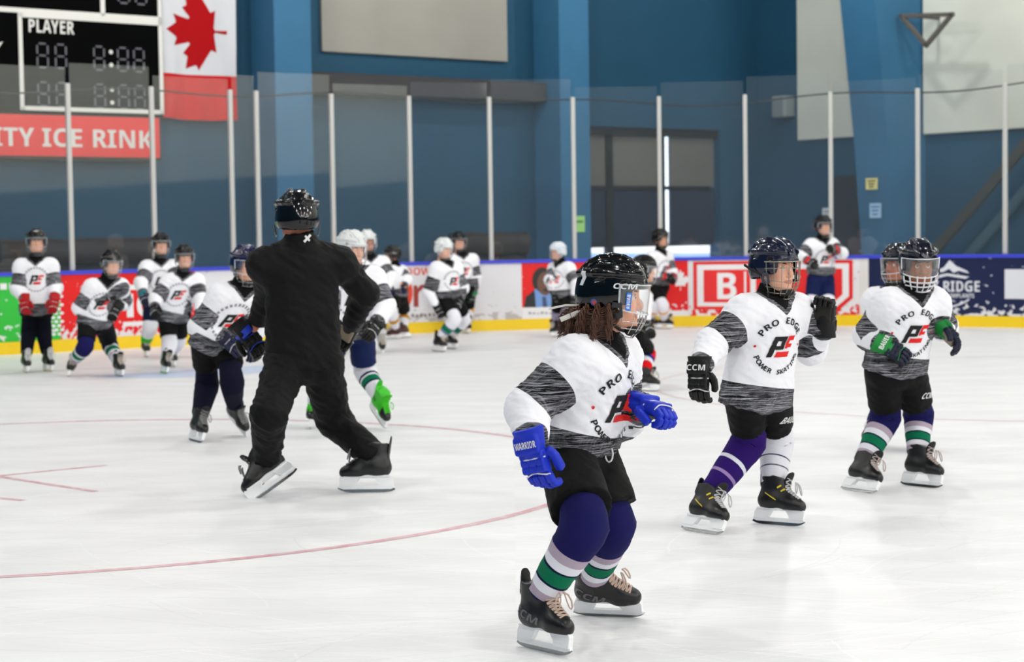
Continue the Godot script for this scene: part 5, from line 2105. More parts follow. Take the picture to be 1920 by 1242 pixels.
	dress("p13", {"label": "tall skater with red gloves and navy shorts before the red shield", "helmet": Color(0.03, 0.035, 0.06), "glove": black, "cuff": Color(0.8, 0.06, 0.1), "shorts": Color(0.05, 0.1, 0.28), "socks": [[wh, [[0.2, 0.4, Color(0.05, 0.1, 0.4)], [0.4, 0.8, Color(0.8, 0.06, 0.1)]]]], "short_end": 0.85})
	dress("p14", {"label": "leftmost skater in red gloves and navy leggings standing upright", "helmet": black, "glove": Color(0.66, 0.03, 0.05), "cuff": Color(0.7, 0.03, 0.06), "socks": [[Color(0.02, 0.03, 0.09), []]], "short_end": 0.5, "tongue": Color(0.75, 0.75, 0.75), "lace": Color(0.85, 0.85, 0.85)})
	dress("p15", {"label": "skater with arms crossed in black gloves and green striped socks", "helmet": black, "glove": black, "socks": [[navy, [[0.3, 0.42, wh], [0.42, 0.66, gr], [0.66, 0.78, wh], [0.78, 0.86, lav], [0.86, 1.1, wh]]]], "short_end": 0.72, "print": true})
	dress("p16", {"label": "skater with green ankle socks behind two others near the boards", "helmet": black, "glove": Color(0.04, 0.07, 0.18), "cuff": Color(0.1, 0.45, 0.5), "shorts": Color(0.04, 0.08, 0.2), "socks": [[wh, [[0.62, 1.1, Color(0.1, 0.7, 0.12)]]]], "short_end": 0.85})
	dress("p17", {"label": "skater in black helmet and plain white socks right of the green ankles", "helmet": black, "glove": black, "trim": wh, "socks": [[wh, []]], "short_end": 0.75})
	dress("p18", {"label": "skater hidden behind the front skater, red sock showing", "helmet": black, "glove": black, "socks": [[Color(0.82, 0.05, 0.08), [[0.3, 0.45, Color(0.06, 0.14, 0.5)], [0.45, 0.62, wh]]]], "short_end": 0.85, "print": false})
	extras(p1, p2, p3)
	coach()


func extras(p1: Node3D, p2: Node3D, p3: Node3D) -> void:
	var W := mat(Color(0.9, 0.9, 0.9), 0.6)
	var hf: Sdf = shared.helmet_field
	var h1 := p1.get_node("helmet")
	mark("lettering", "CCM", hf, Vector3(0.055, 0.052, 0.2), Vector3(1, 0, 0), Vector3(0, 1, 0), 0.019, W, h1, 1.5, 0.2)
	var cf: Sdf = shared.cuff_field_right
	mark("lettering", "WARRIOR", cf, Vector3(-0.032, 0.2, -0.004), Vector3(0, 0, -1), Vector3(-1, 0, 0), 0.024, W, p1.get_node("glove"), 0.58)
	mark("lettering", "CCM", cf, Vector3(-0.03, 0.2, 0), Vector3(0, 0, -1), Vector3(-1, 0, 0), 0.028, W, p2.get_node("glove"), 1.2)
	mark("lettering", "BAUER", cf, Vector3(-0.03, 0.2, 0), Vector3(0, 0, -1), Vector3(-1, 0, 0), 0.028, W, p3.get_node("glove"), 0.85)
	var skf: Sdf = shared.skate_field
	var grey := mat(Color(0.38, 0.38, 0.4), 0.4)
	for n in ["skate", "skate2"]:
		if p1.has_node(n): mark("lettering", "CCM", skf, Vector3(-0.05, 0.128, 0.2), Vector3(1, -0.35, 0), Vector3(0.35, 1, 0), 0.03, grey, p1.get_node(n), 1.4, 0.2)
	# round sticker, white patch and the loose ends of the strap on the front helmet
	var side := caster(hf, Vector3(-0.055, -0.012, 0.2), Vector3(1, 0, 0), UP, Vector3(0, 0, -1), 0.0, 0.001)
	part("sticker", one(laid(disc(Vector2.ZERO, Vector2(0.013, 0.013), 18), 0.01, side, Vector3(0, 0, 1)), mat(Color(0.2, 0.35, 0.62), 0.4)), h1, Transform3D(), "small round blue sticker")
	part("sticker", one(laid(disc(Vector2(0.001, -0.001), Vector2(0.008, 0.008), 14), 0.01, caster(hf, Vector3(-0.055, -0.012, 0.2), Vector3(1, 0, 0), UP, Vector3(0, 0, -1), 0.0, 0.0018), Vector3(0, 0, 1)), mat(Color(0.8, 0.25, 0.22), 0.4)), h1)
	var bk := Vector3(-0.8, 0.2, 0.6).normalized()
	var rt := UP.cross(bk).normalized()
	part("patch", one(laid(bar(-0.009, -0.03, 0.009, 0.022, 0.25), 0.008, caster(hf, Vector3(0, 0.05, 0) + bk * 0.25, rt, bk.cross(rt), -bk, 0.0, 0.001), bk), mat(Color(0.85, 0.86, 0.88), 0.4)), h1, Transform3D(), "white patch on the back")
	for q in [[Vector3(-0.105, -0.028, 0.05), Vector3(-0.16, -0.03, 0.09), Vector3(-0.215, -0.045, 0.12), 0.004], [Vector3(-0.095, -0.042, 0.055), Vector3(-0.125, -0.06, 0.1), Vector3(-0.17, -0.082, 0.12), 0.009]]:
		var rb := Buf.new()
		rb.tube(PackedVector3Array([q[0], q[1], q[2]]), PackedFloat32Array([q[3] * 0.8, q[3], q[3]]), 8, 0.2, Vector3(0, 0, 1))
		part("strap_end", one(rb, mat(Color(0.8, 0.79, 0.77), 0.6)), h1, Transform3D(), "loose pale strap end")
	var st := PackedVector2Array()
	var map := func(p: Vector2) -> Vector3:
		var v := mask_at(deg_to_rad(58.0) + p.x / 0.12, p.y)
		return v + Vector3(cos(deg_to_rad(58.0)), 0, sin(deg_to_rad(58.0))) * 0.002
	part("visor_sticker", one(laid(bar(-0.01, -0.035, 0.01, 0.03), 0.012, map, Vector3(0.5, 0, 0.8)), mat(Color(0.12, 0.45, 0.82), 0.35)), h1, Transform3D(), "blue sticker on the visor")
	var up90 := moved(glyph("BAUER"), Transform2D(Vector2(0, -0.012), Vector2(0.012, 0), Vector2(0.001, -0.003)))
	var map2 := func(p: Vector2) -> Vector3: return map.call(p) + Vector3(0.0005, 0, 0.0009)
	part("lettering", one(laid(up90, 0.01, map2, Vector3(0.5, 0, 0.8)), W), h1)
	# lace of the front skater's shorts, prints on thighs
	var d1: Dictionary = PEOPLE.p1
	var pc: Vector3 = d1.j[8] + (d1.face as Vector3) * 0.135 + Vector3(0, -0.0, 0)
	var loop := PackedVector3Array()
	for k in 13:
		var a := TAU * k / 12.0
		loop.append(pc + Vector3(0.014 * cos(a), -0.02 + 0.03 * sin(a), 0.004 * cos(a)))
	var lb := Buf.new()
	lb.tube(loop, rad(13, 0.0035), 6)
	part("drawstring", one(lb, W), p1, Transform3D(), "white drawstring loop")
	for q in [["p2", p2, "BAUER", 0.034], ["p3", p3, "CCM", 0.034]]:
		var d: Dictionary = PEOPLE[q[0]]
		var F: Vector3 = (d.face as Vector3).rotated(UP, 0.25)
		var c: Vector3 = (d.j[10] as Vector3).lerp(d.j[12], 0.56) + F * 0.4
		mark("lettering", q[2], shorts_field(d, {"short_end": 0.72, "short_r": 0.09 if q[0] == "p2" else 0.098}), c, UP.cross(F), UP, q[3], W, q[1], 1.0, 0.2, 0.006)
	# loose black strap ends on the caged helmet and yellow eyelet marks on those skates
	for q in [[Vector3(0.0, -0.02, 0.1), Vector3(-0.05, 0.005, 0.118), Vector3(-0.1, 0.03, 0.115)], [Vector3(0.03, -0.1, 0.085), Vector3(0.035, -0.15, 0.1), Vector3(0.03, -0.215, 0.105)]]:
		var rb := Buf.new()
		rb.tube(PackedVector3Array(q), PackedFloat32Array([0.006, 0.007, 0.007]), 8, 0.25, Vector3(0, 0, 1))
		part("strap_end", one(rb, mat(Color(0.03, 0.03, 0.035), 0.7)), p2.get_node("helmet"), Transform3D(), "loose black strap end")
	var yellow := mat(Color(0.85, 0.75, 0.1), 0.5)
	for n in ["skate", "skate2"]:
		if not p2.has_node(n): continue
		for k in 2:
			part("yellow_mark", one(laid(moved(bar(-0.004, -0.012, 0.004, 0.012), Transform2D(-0.9, Vector2(0.02 * k, -0.016 * k))), 0.01, caster(skf, Vector3(0.005, 0.19, 0.2), Vector3(1, 0, 0), UP, Vector3(0, 0, -1), 0.0, 0.001), Vector3(0, 0, 1)), yellow), p2.get_node(n))
		part("side_stripe", one(laid(moved(bar(-0.04, -0.0025, 0.03, 0.0025), Transform2D(-0.5, Vector2.ZERO)), 0.01, caster(skf, Vector3(-0.03, 0.135, 0.2), Vector3(1, 0, 0), UP, Vector3(0, 0, -1), 0.0, 0.001), Vector3(0, 0, 1)), yellow), p2.get_node(n))
	hair(p1)


func hair(p1: Node3D) -> void:
	var d: Dictionary = PEOPLE.p1
	var t := Transform3D(frame_of(d.look, UP, d.g), d.j[0])
	rng.seed = 5
	var b := Buf.new()
	for k in 720:
		var a := deg_to_rad(rng.randf_range(70.0, 200.0))
		var p := Vector3(cos(a) * 0.088, rng.randf_range(-0.04, 0.0), sin(a) * 0.086)
		var path := PackedVector3Array()
		var rr := PackedFloat32Array()
		var len := rng.randf_range(0.06, 0.13)
		var ph := floorf(a * 9.0) * 1.7 + rng.randf() * 0.9
		var out := Vector3(cos(a), 0, sin(a))
		for j in 9:
			var u := j / 8.0
			path.append(p + Vector3(-0.05 * u * u, -len * u, 0) + out * (0.03 * sin(u * 2.2) + 0.02 * u * u) + Vector3(sin(ph + u * 8.0), 0.5 * sin(ph + u * 12.0), cos(ph + u * 8.0)) * 0.021 * sqrt(u))
			rr.append(0.0034 * (1.0 - 0.8 * u * u))
		b.tube(path, rr, 5)
	part("hair", one(b, mat(Color(0.3, 0.17, 0.1), 0.42)), p1, t, "wavy brown hair below the helmet")


func coach() -> void:
	var d: Dictionary = PEOPLE.coach
	var J: Array = d.j
	var g: float = d.g
	var F: Vector3 = d.face
	var R := F.cross(UP)
	var root := thing("person", "coach in black jacket, black trousers and black helmet seen from behind", "person", d.root)
	var skin := Color(0.8, 0.5, 0.4)
	# the bare left hand, closed round the cuff of the glove it carries
	var hf := Sdf.new()
	var W: Vector3 = J[7]
	var fd: Vector3 = (W - J[5]).normalized()
	fd = (fd + Vector3(-0.5, -0.2, 0)).normalized()
	var bn := Vector3(-0.2, 0.55, 0.8)
	var hb := frame_of(fd, bn, 1.0)
	hf.box(W + hb * Vector3(0.055, 0, 0), Vector3(0.045, 0.015, 0.042), 0.012, hb, 0.012)
	hf.cone(W - fd * 0.04, W + fd * 0.02, 0.03, 0.028, 0.02)
	for q in 4:
		var z := -0.033 + 0.022 * q
		var p := W + hb * Vector3(0.098, 0.002, z)
		var l := [0.04, 0.046, 0.043, 0.034][q] as float
		for s in 3:
			var a := deg_to_rad([35.0, 100.0, 160.0][s])
			var e: Vector3 = p + hb * (Vector3(cos(a), -sin(a), 0) * l * [1.0, 0.75, 0.55][s])
			hf.cone(p, e, 0.0105 - s * 0.001, 0.0095 - s * 0.001, 0.006)
			p = e
	var tp := W + hb * Vector3(0.02, -0.008, 0.045)
	var te := W + hb * Vector3(0.065, -0.025, 0.06)
	hf.cone(tp, te, 0.014, 0.0115, 0.012)
	hf.cone(te, W + hb * Vector3(0.1, -0.04, 0.045), 0.011, 0.0095, 0.006)
	body_part(root, d, skin, true, 1.0, [hf.mesh(0.004)])
	var sp: Vector3 = (J[1] - J[8]).normalized()
	var f := Sdf.new()
	f.cone(J[2] - sp * 0.02, J[3] - sp * 0.02, 0.09, 0.09, 0.06)
	f.cone(J[1] - sp * 0.1, J[8] - sp * d.hem, 0.135, 0.15, 0.06, 1)
	for s in [-1.0, 1.0]:
		f.cone(J[1] - sp * 0.13 + R * s * 0.085, J[8] - sp * d.hem + R * s * 0.09, 0.12, 0.13, 0.06, 1)
	for s in 2:
		f.cone(J[1] - sp * 0.0, J[2 + s], 0.07, 0.085, 0.05)
		f.cone(J[2 + s], J[4 + s], 0.085, 0.077, 0.04)
		f.cone(J[4 + s], J[6 + s], 0.077, 0.055, 0.03, 1)
	f.cone(J[1] - sp * 0.04 - F * 0.02, J[1] + (J[0] - J[1]) * 0.62 - F * 0.04, 0.088, 0.08, 0.03, 1)
	var jk := cloth(Color(0.03, 0.03, 0.035), 0.7)
	part("jacket", one(wrinkled(f.mesh(0.0105), 0.0085, 0.8), jk), root, Transform3D(), "plain black zip jacket")
	var W2 := mat(Color(0.85, 0.85, 0.85), 0.6)
	var back := caster(f, J[1] + (J[0] - J[1]) * 0.36 - F * 0.35, R, UP, F, 0.0085, 0.003, 0.8)
	var x := PackedVector2Array()
	x.append_array(moved(bar(-0.028, -0.007, 0.028, 0.007), Transform2D(0.8, Vector2(0.02, 0))))
	x.append_array(moved(bar(-0.02, -0.006, 0.02, 0.006), Transform2D(-0.8, Vector2(0.02, 0))))
	part("collar_logo", one(laid(x, 0.02, back, -F), W2), root)
	var tr := Sdf.new()
	tr.cone(J[8] + sp * 0.1, J[8], 0.13, 0.14, 0.05)
	tr.cone(J[9], J[10], 0.125, 0.125, 0.05)
	for s in 2:
		tr.cone(J[9 + s], J[11 + s], 0.125, 0.098, 0.03)
		tr.cone(J[11 + s], J[11 + s].lerp(J[13 + s], 0.98), 0.098, 0.078, 0.03, 1)
	part("trousers", one(wrinkled(tr.mesh(0.0105), 0.011, 0.8), cloth(Color(0.032, 0.032, 0.035), 0.7)), root)
	for s in 2: skate_on(root, d, s, {"lace": Color(0.5, 0.5, 0.5)})
	glove_on(root, d, 0, {"glove": Color(0.025, 0.03, 0.05), "cuff": Color(0.025, 0.03, 0.05)})
	helmet_on(root, d, Color(0.02, 0.02, 0.023), "none")
	# the glove carried in the left hand is a thing of its own
	var gl := thing("hockey_glove", "black hockey glove with blue cuff band held in the coach's bare hand", "glove", d.root + W + Vector3(-0.09, -0.02, -0.02))
	glove_at(gl, "left", Transform3D(frame_of(Vector3(0.62, -0.75, 0.1), Vector3(0.3, 0.3, 0.9), 1.12), Vector3(0.02, -0.06, 0.0)), {"glove": Color(0.02, 0.022, 0.03), "cuff": Color(0.02, 0.022, 0.03), "trim": Color(0.08, 0.25, 0.75)})
	var band := Buf.new()
	band.tube(PackedVector3Array([Vector3(0.0, -0.035, 0), Vector3(0.03, -0.065, 0)]), PackedFloat32Array([0.064, 0.062]), 20)
	part("cuff_band", one(band, mat(Color(0.06, 0.22, 0.75), 0.5)), gl)


# skeletons: root on the ice, joints from it (head, neck, shoulders, elbows, wrists, pelvis, hips, knees, ankles; right before left), skates as place, toe and up, gloves as finger and back-of-hand directions
const PEOPLE := {
	"p1": {"g": 1.00, "root": Vector3(0.235, 0, -6.9), "face": Vector3(0.848, 0, 0.53), "hem": -0.02,
		"j": [Vector3(0.137, 1.25, 0.084), Vector3(0.0734, 1.09, 0.06), Vector3(-0.00607, 1.03, 0.187), Vector3(0.153, 1.03, -0.0672), Vector3(-0.182, 0.866, 0.262), Vector3(0.179, 0.789, -0.132), Vector3(-0.171, 0.765, 0.452), Vector3(0.243, 0.849, 0.0628), Vector3(0, 0.699, 0), Vector3(-0.045, 0.669, 0.0721), Vector3(0.045, 0.669, -0.0721), Vector3(0.0176, 0.464, 0.37), Vector3(0.13, 0.409, 0.03), Vector3(-0.16, 0.164, 0.253), Vector3(0.0586, 0.148, -0.239)],
		"feet": [Vector3(-0.142, 0, 0.296), Vector3(0.669, 0, 0.743), Vector3(0.0689, 0.996, -0.062), Vector3(0.122, 0, -0.296), Vector3(0.961, 0, 0.276), Vector3(-0.122, 0.897, 0.426)],
		"gl": [Vector3(0.225, -0.973, 0.0512), Vector3(-0.567, -0.0882, 0.819), Vector3(0.618, -0.12, 0.777), Vector3(0.194, 0.981, -0.00368)], "look": Vector3(0.976, -0.0698, 0.207)},
	"p2": {"g": 1.00, "root": Vector3(1.22, 0, -9.27), "face": Vector3(0.469, 0, 0.883), "hem": 0.10,
		"j": [Vector3(0.0891, 1.29, 0), Vector3(0.0642, 1.14, 0), Vector3(-0.0683, 1.08, 0.0704), Vector3(0.197, 1.08, -0.0704), Vector3(-0.245, 0.941, 0.195), Vector3(0.293, 0.882, -0.2), Vector3(-0.325, 0.837, 0.365), Vector3(0.339, 1.01, -0.0304), Vector3(0, 0.721, 0), Vector3(-0.0751, 0.691, 0.0399), Vector3(0.0751, 0.691, -0.0399), Vector3(-0.0218, 0.42, -0.16), Vector3(0.136, 0.408, -0.32), Vector3(-0.27, 0.143, 0.0117), Vector3(0.0926, 0.157, -0.164)],
		"feet": [Vector3(-0.304, 0, 0.0986), Vector3(0.643, 0, 0.766), Vector3(0.379, 0.869, -0.318), Vector3(0.105, 0, -0.0986), Vector3(0.848, 0, 0.53), Vector3(0.159, 0.954, -0.254)],
		"gl": [Vector3(-0.0496, -0.992, 0.119), Vector3(-0.465, 0.128, 0.876), Vector3(0.0497, 0.994, 0.0994), Vector3(0.472, 0.0643, -0.879)], "look": Vector3(0.669, 0, 0.743)},
	"p3": {"g": 0.98, "root": Vector3(2.18, 0, -10.6), "face": Vector3(0.309, 0, 0.951), "hem": 0.04,
		"j": [Vector3(0.118, 1.27, 0.056), Vector3(0.0783, 1.12, 0.04), Vector3(-0.0615, 1.06, 0.0854), Vector3(0.218, 1.06, -0.00543), Vector3(-0.149, 0.879, -0.0646), Vector3(0.318, 0.915, -0.185), Vector3(-0.0965, 0.829, 0.135), Vector3(0.264, 0.908, 0.0196), Vector3(0, 0.716, 0), Vector3(-0.0792, 0.686, 0.0257), Vector3(0.0792, 0.686, -0.0257), Vector3(-0.0172, 0.398, -0.18), Vector3(0.191, 0.401, -0.28), Vector3(-0.19, 0.135, -0.008), Vector3(0.153, 0.157, -0.139)],
		"feet": [Vector3(-0.238, 0, 0.0794), Vector3(0.574, 0, 0.819), Vector3(0.453, 0.833, -0.317), Vector3(0.155, 0, -0.0794), Vector3(0.707, 0, 0.707), Vector3(0.178, 0.968, -0.178)],
		"gl": [Vector3(0.855, -0.422, 0.302), Vector3(-0.0218, 0.551, 0.834), Vector3(0.576, -0.628, 0.523), Vector3(0.805, 0.547, -0.229)], "look": Vector3(0.104, -0.105, 0.989)},
	"p4": {"g": 0.97, "root": Vector3(2.58, 0, -12.5), "face": Vector3(-0.342, 0, 0.94), "hem": 0.08,
		"j": [Vector3(0.0164, 1.23, 0), Vector3(-0.00572, 1.06, 0), Vector3(-0.133, 1, -0.0464), Vector3(0.122, 1, 0.0464), Vector3(-0.0825, 0.826, -0.216), Vector3(0.159, 0.862, -0.154), Vector3(-0.0774, 0.689, -0.0614), Vector3(0.0759, 0.725, -0.0186), Vector3(0, 0.674, 0), Vector3(-0.0775, 0.644, -0.0282), Vector3(0.0775, 0.644, 0.0282), Vector3(-0.117, 0.318, 0.22), Vector3(0.0788, 0.319, 0.26), Vector3(-0.152, 0.154, -0.0472), Vector3(0.13, 0.16, -0.0222)],
		"feet": [Vector3(-0.207, 0, -0.0209), Vector3(-0.342, 0, 0.94), Vector3(0.252, 0.963, 0.0918), Vector3(0.123, 0, 0.0209), Vector3(-0.174, 0, 0.985), Vector3(-0.00233, 1, 0)],
		"gl": [Vector3(0.0245, -0.661, 0.75), Vector3(-0.82, 0.416, 0.394), Vector3(-0.399, -0.651, 0.645), Vector3(0.424, 0.493, 0.76)], "look": Vector3(-0.866, 0, 0.5)},
	"coach": {"g": 1.17, "root": Vector3(-1.2, 0, -10.7), "face": Vector3(-0.309, 0, -0.951), "hem": 0.06,
		"j": [Vector3(-0.021, 1.57, 0), Vector3(0.000752, 1.43, 0), Vector3(0.207, 1.34, -0.0669), Vector3(-0.205, 1.34, 0.0669), Vector3(0.344, 1.15, -0.252), Vector3(-0.212, 1.17, -0.178), Vector3(0.246, 0.97, -0.402), Vector3(-0.305, 0.994, -0.333), Vector3(0, 0.802, 0), Vector3(0.0946, 0.772, -0.0307), Vector3(-0.0946, 0.772, 0.0307), Vector3(0.136, 0.409, -0.3), Vector3(-0.166, 0.502, 0.29), Vector3(0.403, 0.185, -0.131), Vector3(-0.227, 0.204, -0.0479)],
		"feet": [Vector3(0.348, 0, -0.0771), Vector3(-0.999, 0, -0.0349), Vector3(0.0101, 0.957, -0.288), Vector3(-0.166, 0.06, 0.0771), Vector3(-0.811, -0.559, 0.172), Vector3(-0.536, 0.593, -0.601)],
		"gl": [Vector3(-0.389, -0.701, -0.598), Vector3(0.42, 0.443, -0.792), Vector3(-0.371, -0.695, -0.616), Vector3(-0.735, 0.625, -0.262)], "look": Vector3(-0.139, -0.0698, -0.988)},
	"p5": {"g": 1.00, "root": Vector3(-2.19, 0, -13.8), "face": Vector3(0.375, 0, 0.927), "hem": 0.06,
		"j": [Vector3(0.244, 1.27, 0.084), Vector3(0.195, 1.12, 0.06), Vector3(0.0556, 1.06, 0.116), Vector3(0.334, 1.06, 0.00381), Vector3(-0.108, 0.832, 0.116), Vector3(0.356, 0.871, -0.166), Vector3(0.0834, 0.742, 0.156), Vector3(0.238, 0.718, -0.0712), Vector3(0, 0.726, 0), Vector3(-0.0788, 0.696, 0.0318), Vector3(0.0788, 0.696, -0.0318), Vector3(-0.0991, 0.391, -0.15), Vector3(0.136, 0.431, 0.19), Vector3(-0.118, 0.157, 0.144), Vector3(0.108, 0.218, -0.122)],
		"feet": [Vector3(-0.14, 0, 0.208), Vector3(0.5, 0, 0.866), Vector3(0.266, 0.952, -0.154), Vector3(0.104, 0.07, -0.208), Vector3(0.604, -0.616, 0.507), Vector3(0.186, 0.727, 0.661)],
		"gl": [Vector3(0.738, -0.527, 0.422), Vector3(-0.151, 0.48, 0.864), Vector3(0.309, -0.722, 0.619), Vector3(0.456, 0.684, 0.57)], "look": Vector3(0.572, -0.0698, 0.817)},
	"p6": {"g": 1.00, "root": Vector3(-1.25, 0, -14.4), "face": Vector3(0.208, 0, 0.978), "hem": 0.08,
		"j": [Vector3(0.0233, 1.37, 0), Vector3(0.0369, 1.22, 0), Vector3(-0.11, 1.16, 0.0312), Vector3(0.184, 1.16, -0.0312), Vector3(-0.17, 0.931, 0.131), Vector3(0.282, 0.942, 0.0588), Vector3(-0.199, 0.776, 0.276), Vector3(0.218, 0.815, 0.219), Vector3(0, 0.799, 0), Vector3(-0.0831, 0.769, 0.0177), Vector3(0.0831, 0.769, -0.0177), Vector3(-0.19, 0.419, 0.11), Vector3(0.0917, 0.435, -0.16), Vector3(-0.307, 0.162, -0.112), Vector3(0.231, 0.241, 0.111)],
		"feet": [Vector3(-0.332, 0, -0.0643), Vector3(0.0872, 0, 0.996), Vector3(0.176, 0.984, -0.0154), Vector3(0.197, 0.08, 0.0643), Vector3(0.47, -0.574, 0.671), Vector3(0.337, 0.819, 0.465)],
		"gl": [Vector3(-0.136, -0.724, 0.676), Vector3(-0.474, 0.647, 0.597), Vector3(-0.302, -0.591, 0.748), Vector3(0.729, 0.362, 0.58)], "look": Vector3(0.704, -0.0872, 0.704)},
	"p7": {"g": 1.02, "root": Vector3(-1.74, 0, -23.5), "face": Vector3(0.174, 0, 0.985), "hem": 0.10,
		"j": [Vector3(-0.0621, 1.39, 0), Vector3(-0.0324, 1.19, 0), Vector3(-0.183, 1.13, 0.0266), Vector3(0.118, 1.13, -0.0266), Vector3(-0.216, 0.931, 0.192), Vector3(0.233, 0.956, 0.128), Vector3(-0.111, 0.766, 0.292), Vector3(0.165, 0.794, 0.258), Vector3(0, 0.768, 0), Vector3(-0.0854, 0.738, 0.0151), Vector3(0.0854, 0.738, -0.0151), Vector3(-0.0586, 0.449, 0.19), Vector3(0.0591, 0.441, -0.22), Vector3(-0.0788, 0.168, -0.0867), Vector3(0.0975, 0.218, 0.0811)],
		"feet": [Vector3(-0.0847, 0, -0.0408), Vector3(0, 0, 1), Vector3(0.0348, 0.999, 0), Vector3(0.0769, 0.05, 0.0408), Vector3(0.224, -0.5, 0.837), Vector3(0.184, 0.865, 0.468)],
		"gl": [Vector3(0.477, -0.751, 0.456), Vector3(-0.42, 0.261, 0.869), Vector3(-0.31, -0.741, 0.596), Vector3(0.687, 0.258, 0.679)], "look": Vector3(0.259, 0, 0.966)},
	"p8": {"g": 0.95, "root": Vector3(-1.63, 0, -26.7), "face": Vector3(-0.866, 0, -0.5), "hem": 0.00,
		"j": [Vector3(-0.066, 1.18, 0), Vector3(-0.0156, 1.01, 0), Vector3(0.0557, 0.958, -0.123), Vector3(-0.0868, 0.958, 0.123), Vector3(0.145, 0.839, 0.0666), Vector3(-0.176, 0.84, -0.0666), Vector3(0.108, 0.754, 0.247), Vector3(-0.121, 0.73, 0.0984), Vector3(0, 0.611, 0), Vector3(0.0404, 0.581, -0.0699), Vector3(-0.0404, 0.581, 0.0699), Vector3(0.0723, 0.349, -0.39), Vector3(-0.0564, 0.376, 0.38), Vector3(0.068, 0.131, -0.21), Vector3(-0.0187, 0.144, 0.157)],
		"feet": [Vector3(0.0741, 0, -0.114), Vector3(-0.866, 0, 0.5), Vector3(-0.275, 0.835, -0.477), Vector3(-0.08, 0, 0.114), Vector3(-0.94, 0, 0.342), Vector3(0.135, 0.919, 0.371)],
		"gl": [Vector3(-0.182, -0.422, 0.888), Vector3(-0.983, 0.101, -0.153), Vector3(0.265, -0.536, 0.801), Vector3(-0.833, 0.291, 0.471)], "look": Vector3(-0.966, 0, 0.259)},
	"p9": {"g": 0.98, "root": Vector3(-0.796, 0, -23.8), "face": Vector3(0.616, 0, 0.788), "hem": 0.00,
		"j": [Vector3(-0.0554, 1.28, 0.07), Vector3(-0.032, 1.11, 0.05), Vector3(-0.148, 1.05, 0.141), Vector3(0.0839, 1.05, -0.0405), Vector3(-0.257, 0.753, 0.151), Vector3(0.178, 0.795, -0.0405), Vector3(-0.158, 0.571, 0.186), Vector3(0.139, 0.651, 0.109), Vector3(0, 0.677, 0), Vector3(-0.0656, 0.647, 0.0513), Vector3(0.0656, 0.647, -0.0513), Vector3(0.0923, 0.416, 0.28), Vector3(0.194, 0.377, -0.23), Vector3(-0.138, 0.157, 0.197), Vector3(-0.0304, 0.159, -0.306)],
		"feet": [Vector3(-0.138, 0, 0.255), Vector3(0.643, 0, 0.766), Vector3(0.174, 0.974, -0.146), Vector3(-0.0195, 0, -0.255), Vector3(0.707, 0, 0.707), Vector3(0.126, 0.984, -0.126)],
		"gl": [Vector3(0.472, -0.866, 0.166), Vector3(0.0191, 0.198, 0.98), Vector3(-0.185, -0.68, 0.709), Vector3(0.894, 0.183, 0.409)], "look": Vector3(0.637, -0.139, 0.759)},
	"p10": {"g": 1.03, "root": Vector3(-0.72, 0, -27.8), "face": Vector3(0.208, 0, 0.978), "hem": 0.00,
		"j": [Vector3(-0.0532, 1.35, 0), Vector3(-0.00872, 1.15, 0), Vector3(-0.16, 1.09, 0.0321), Vector3(0.142, 1.09, -0.0321), Vector3(-0.197, 0.884, 0.187), Vector3(0.2, 0.834, -0.0321), Vector3(-0.178, 0.648, 0.187), Vector3(0.149, 0.612, -0.0271), Vector3(0, 0.711, 0), Vector3(-0.0856, 0.681, 0.0182), Vector3(0.0856, 0.681, -0.0182), Vector3(-0.0799, 0.347, 0.19), Vector3(0.0593, 0.325, -0.26), Vector3(-0.102, 0.17, -0.138), Vector3(0.0508, 0.166, 0.0353)],
		"feet": [Vector3(-0.109, 0, -0.092), Vector3(0, 0, 1), Vector3(0.0431, 0.999, 0), Vector3(0.0305, 0, 0.092), Vector3(0.342, 0, 0.94), Vector3(0.213, 0.974, -0.0774)],
		"gl": [Vector3(0.0831, -0.997, 0), Vector3(-0.513, -0.0428, 0.857), Vector3(-0.224, -0.974, 0.022), Vector3(0.769, -0.163, 0.618)], "look": Vector3(0.259, 0, 0.966)},
	"p11": {"g": 0.97, "root": Vector3(0.737, 0, -26.6), "face": Vector3(-0.707, 0, 0.707), "hem": 0.05,
		"j": [Vector3(-0.0684, 1.19, 0), Vector3(-0.0174, 1.03, 0), Vector3(-0.12, 0.969, -0.103), Vector3(0.0855, 0.969, 0.103), Vector3(-0.196, 0.811, 0.0721), Vector3(0.177, 0.772, 0.223), Vector3(-0.124, 0.606, 0.0771), Vector3(0.151, 0.546, 0.228), Vector3(0, 0.616, 0), Vector3(-0.0583, 0.586, -0.0583), Vector3(0.0583, 0.586, 0.0583), Vector3(-0.0811, 0.301, -0.27), Vector3(0.0436, 0.32, 0.19), Vector3(-0.114, 0.153, 0.0529), Vector3(0.105, 0.159, -0.149)],
		"feet": [Vector3(-0.0947, 0, 0.114), Vector3(-0.5, 0, 0.866), Vector3(-0.255, 0.956, -0.147), Vector3(0.0715, 0, -0.114), Vector3(-0.342, 0, 0.94), Vector3(0.115, 0.992, 0.0419)],
		"gl": [Vector3(0.334, -0.942, 0.0229), Vector3(-0.942, -0.334, 0.0227), Vector3(-0.113, -0.993, 0.022), Vector3(-0.0499, 0.0278, 0.998)], "look": Vector3(-0.766, 0, 0.643)},
	"p12": {"g": 1.02, "root": Vector3(2.23, 0, -28.3), "face": Vector3(0.643, 0, 0.766), "hem": -0.02,
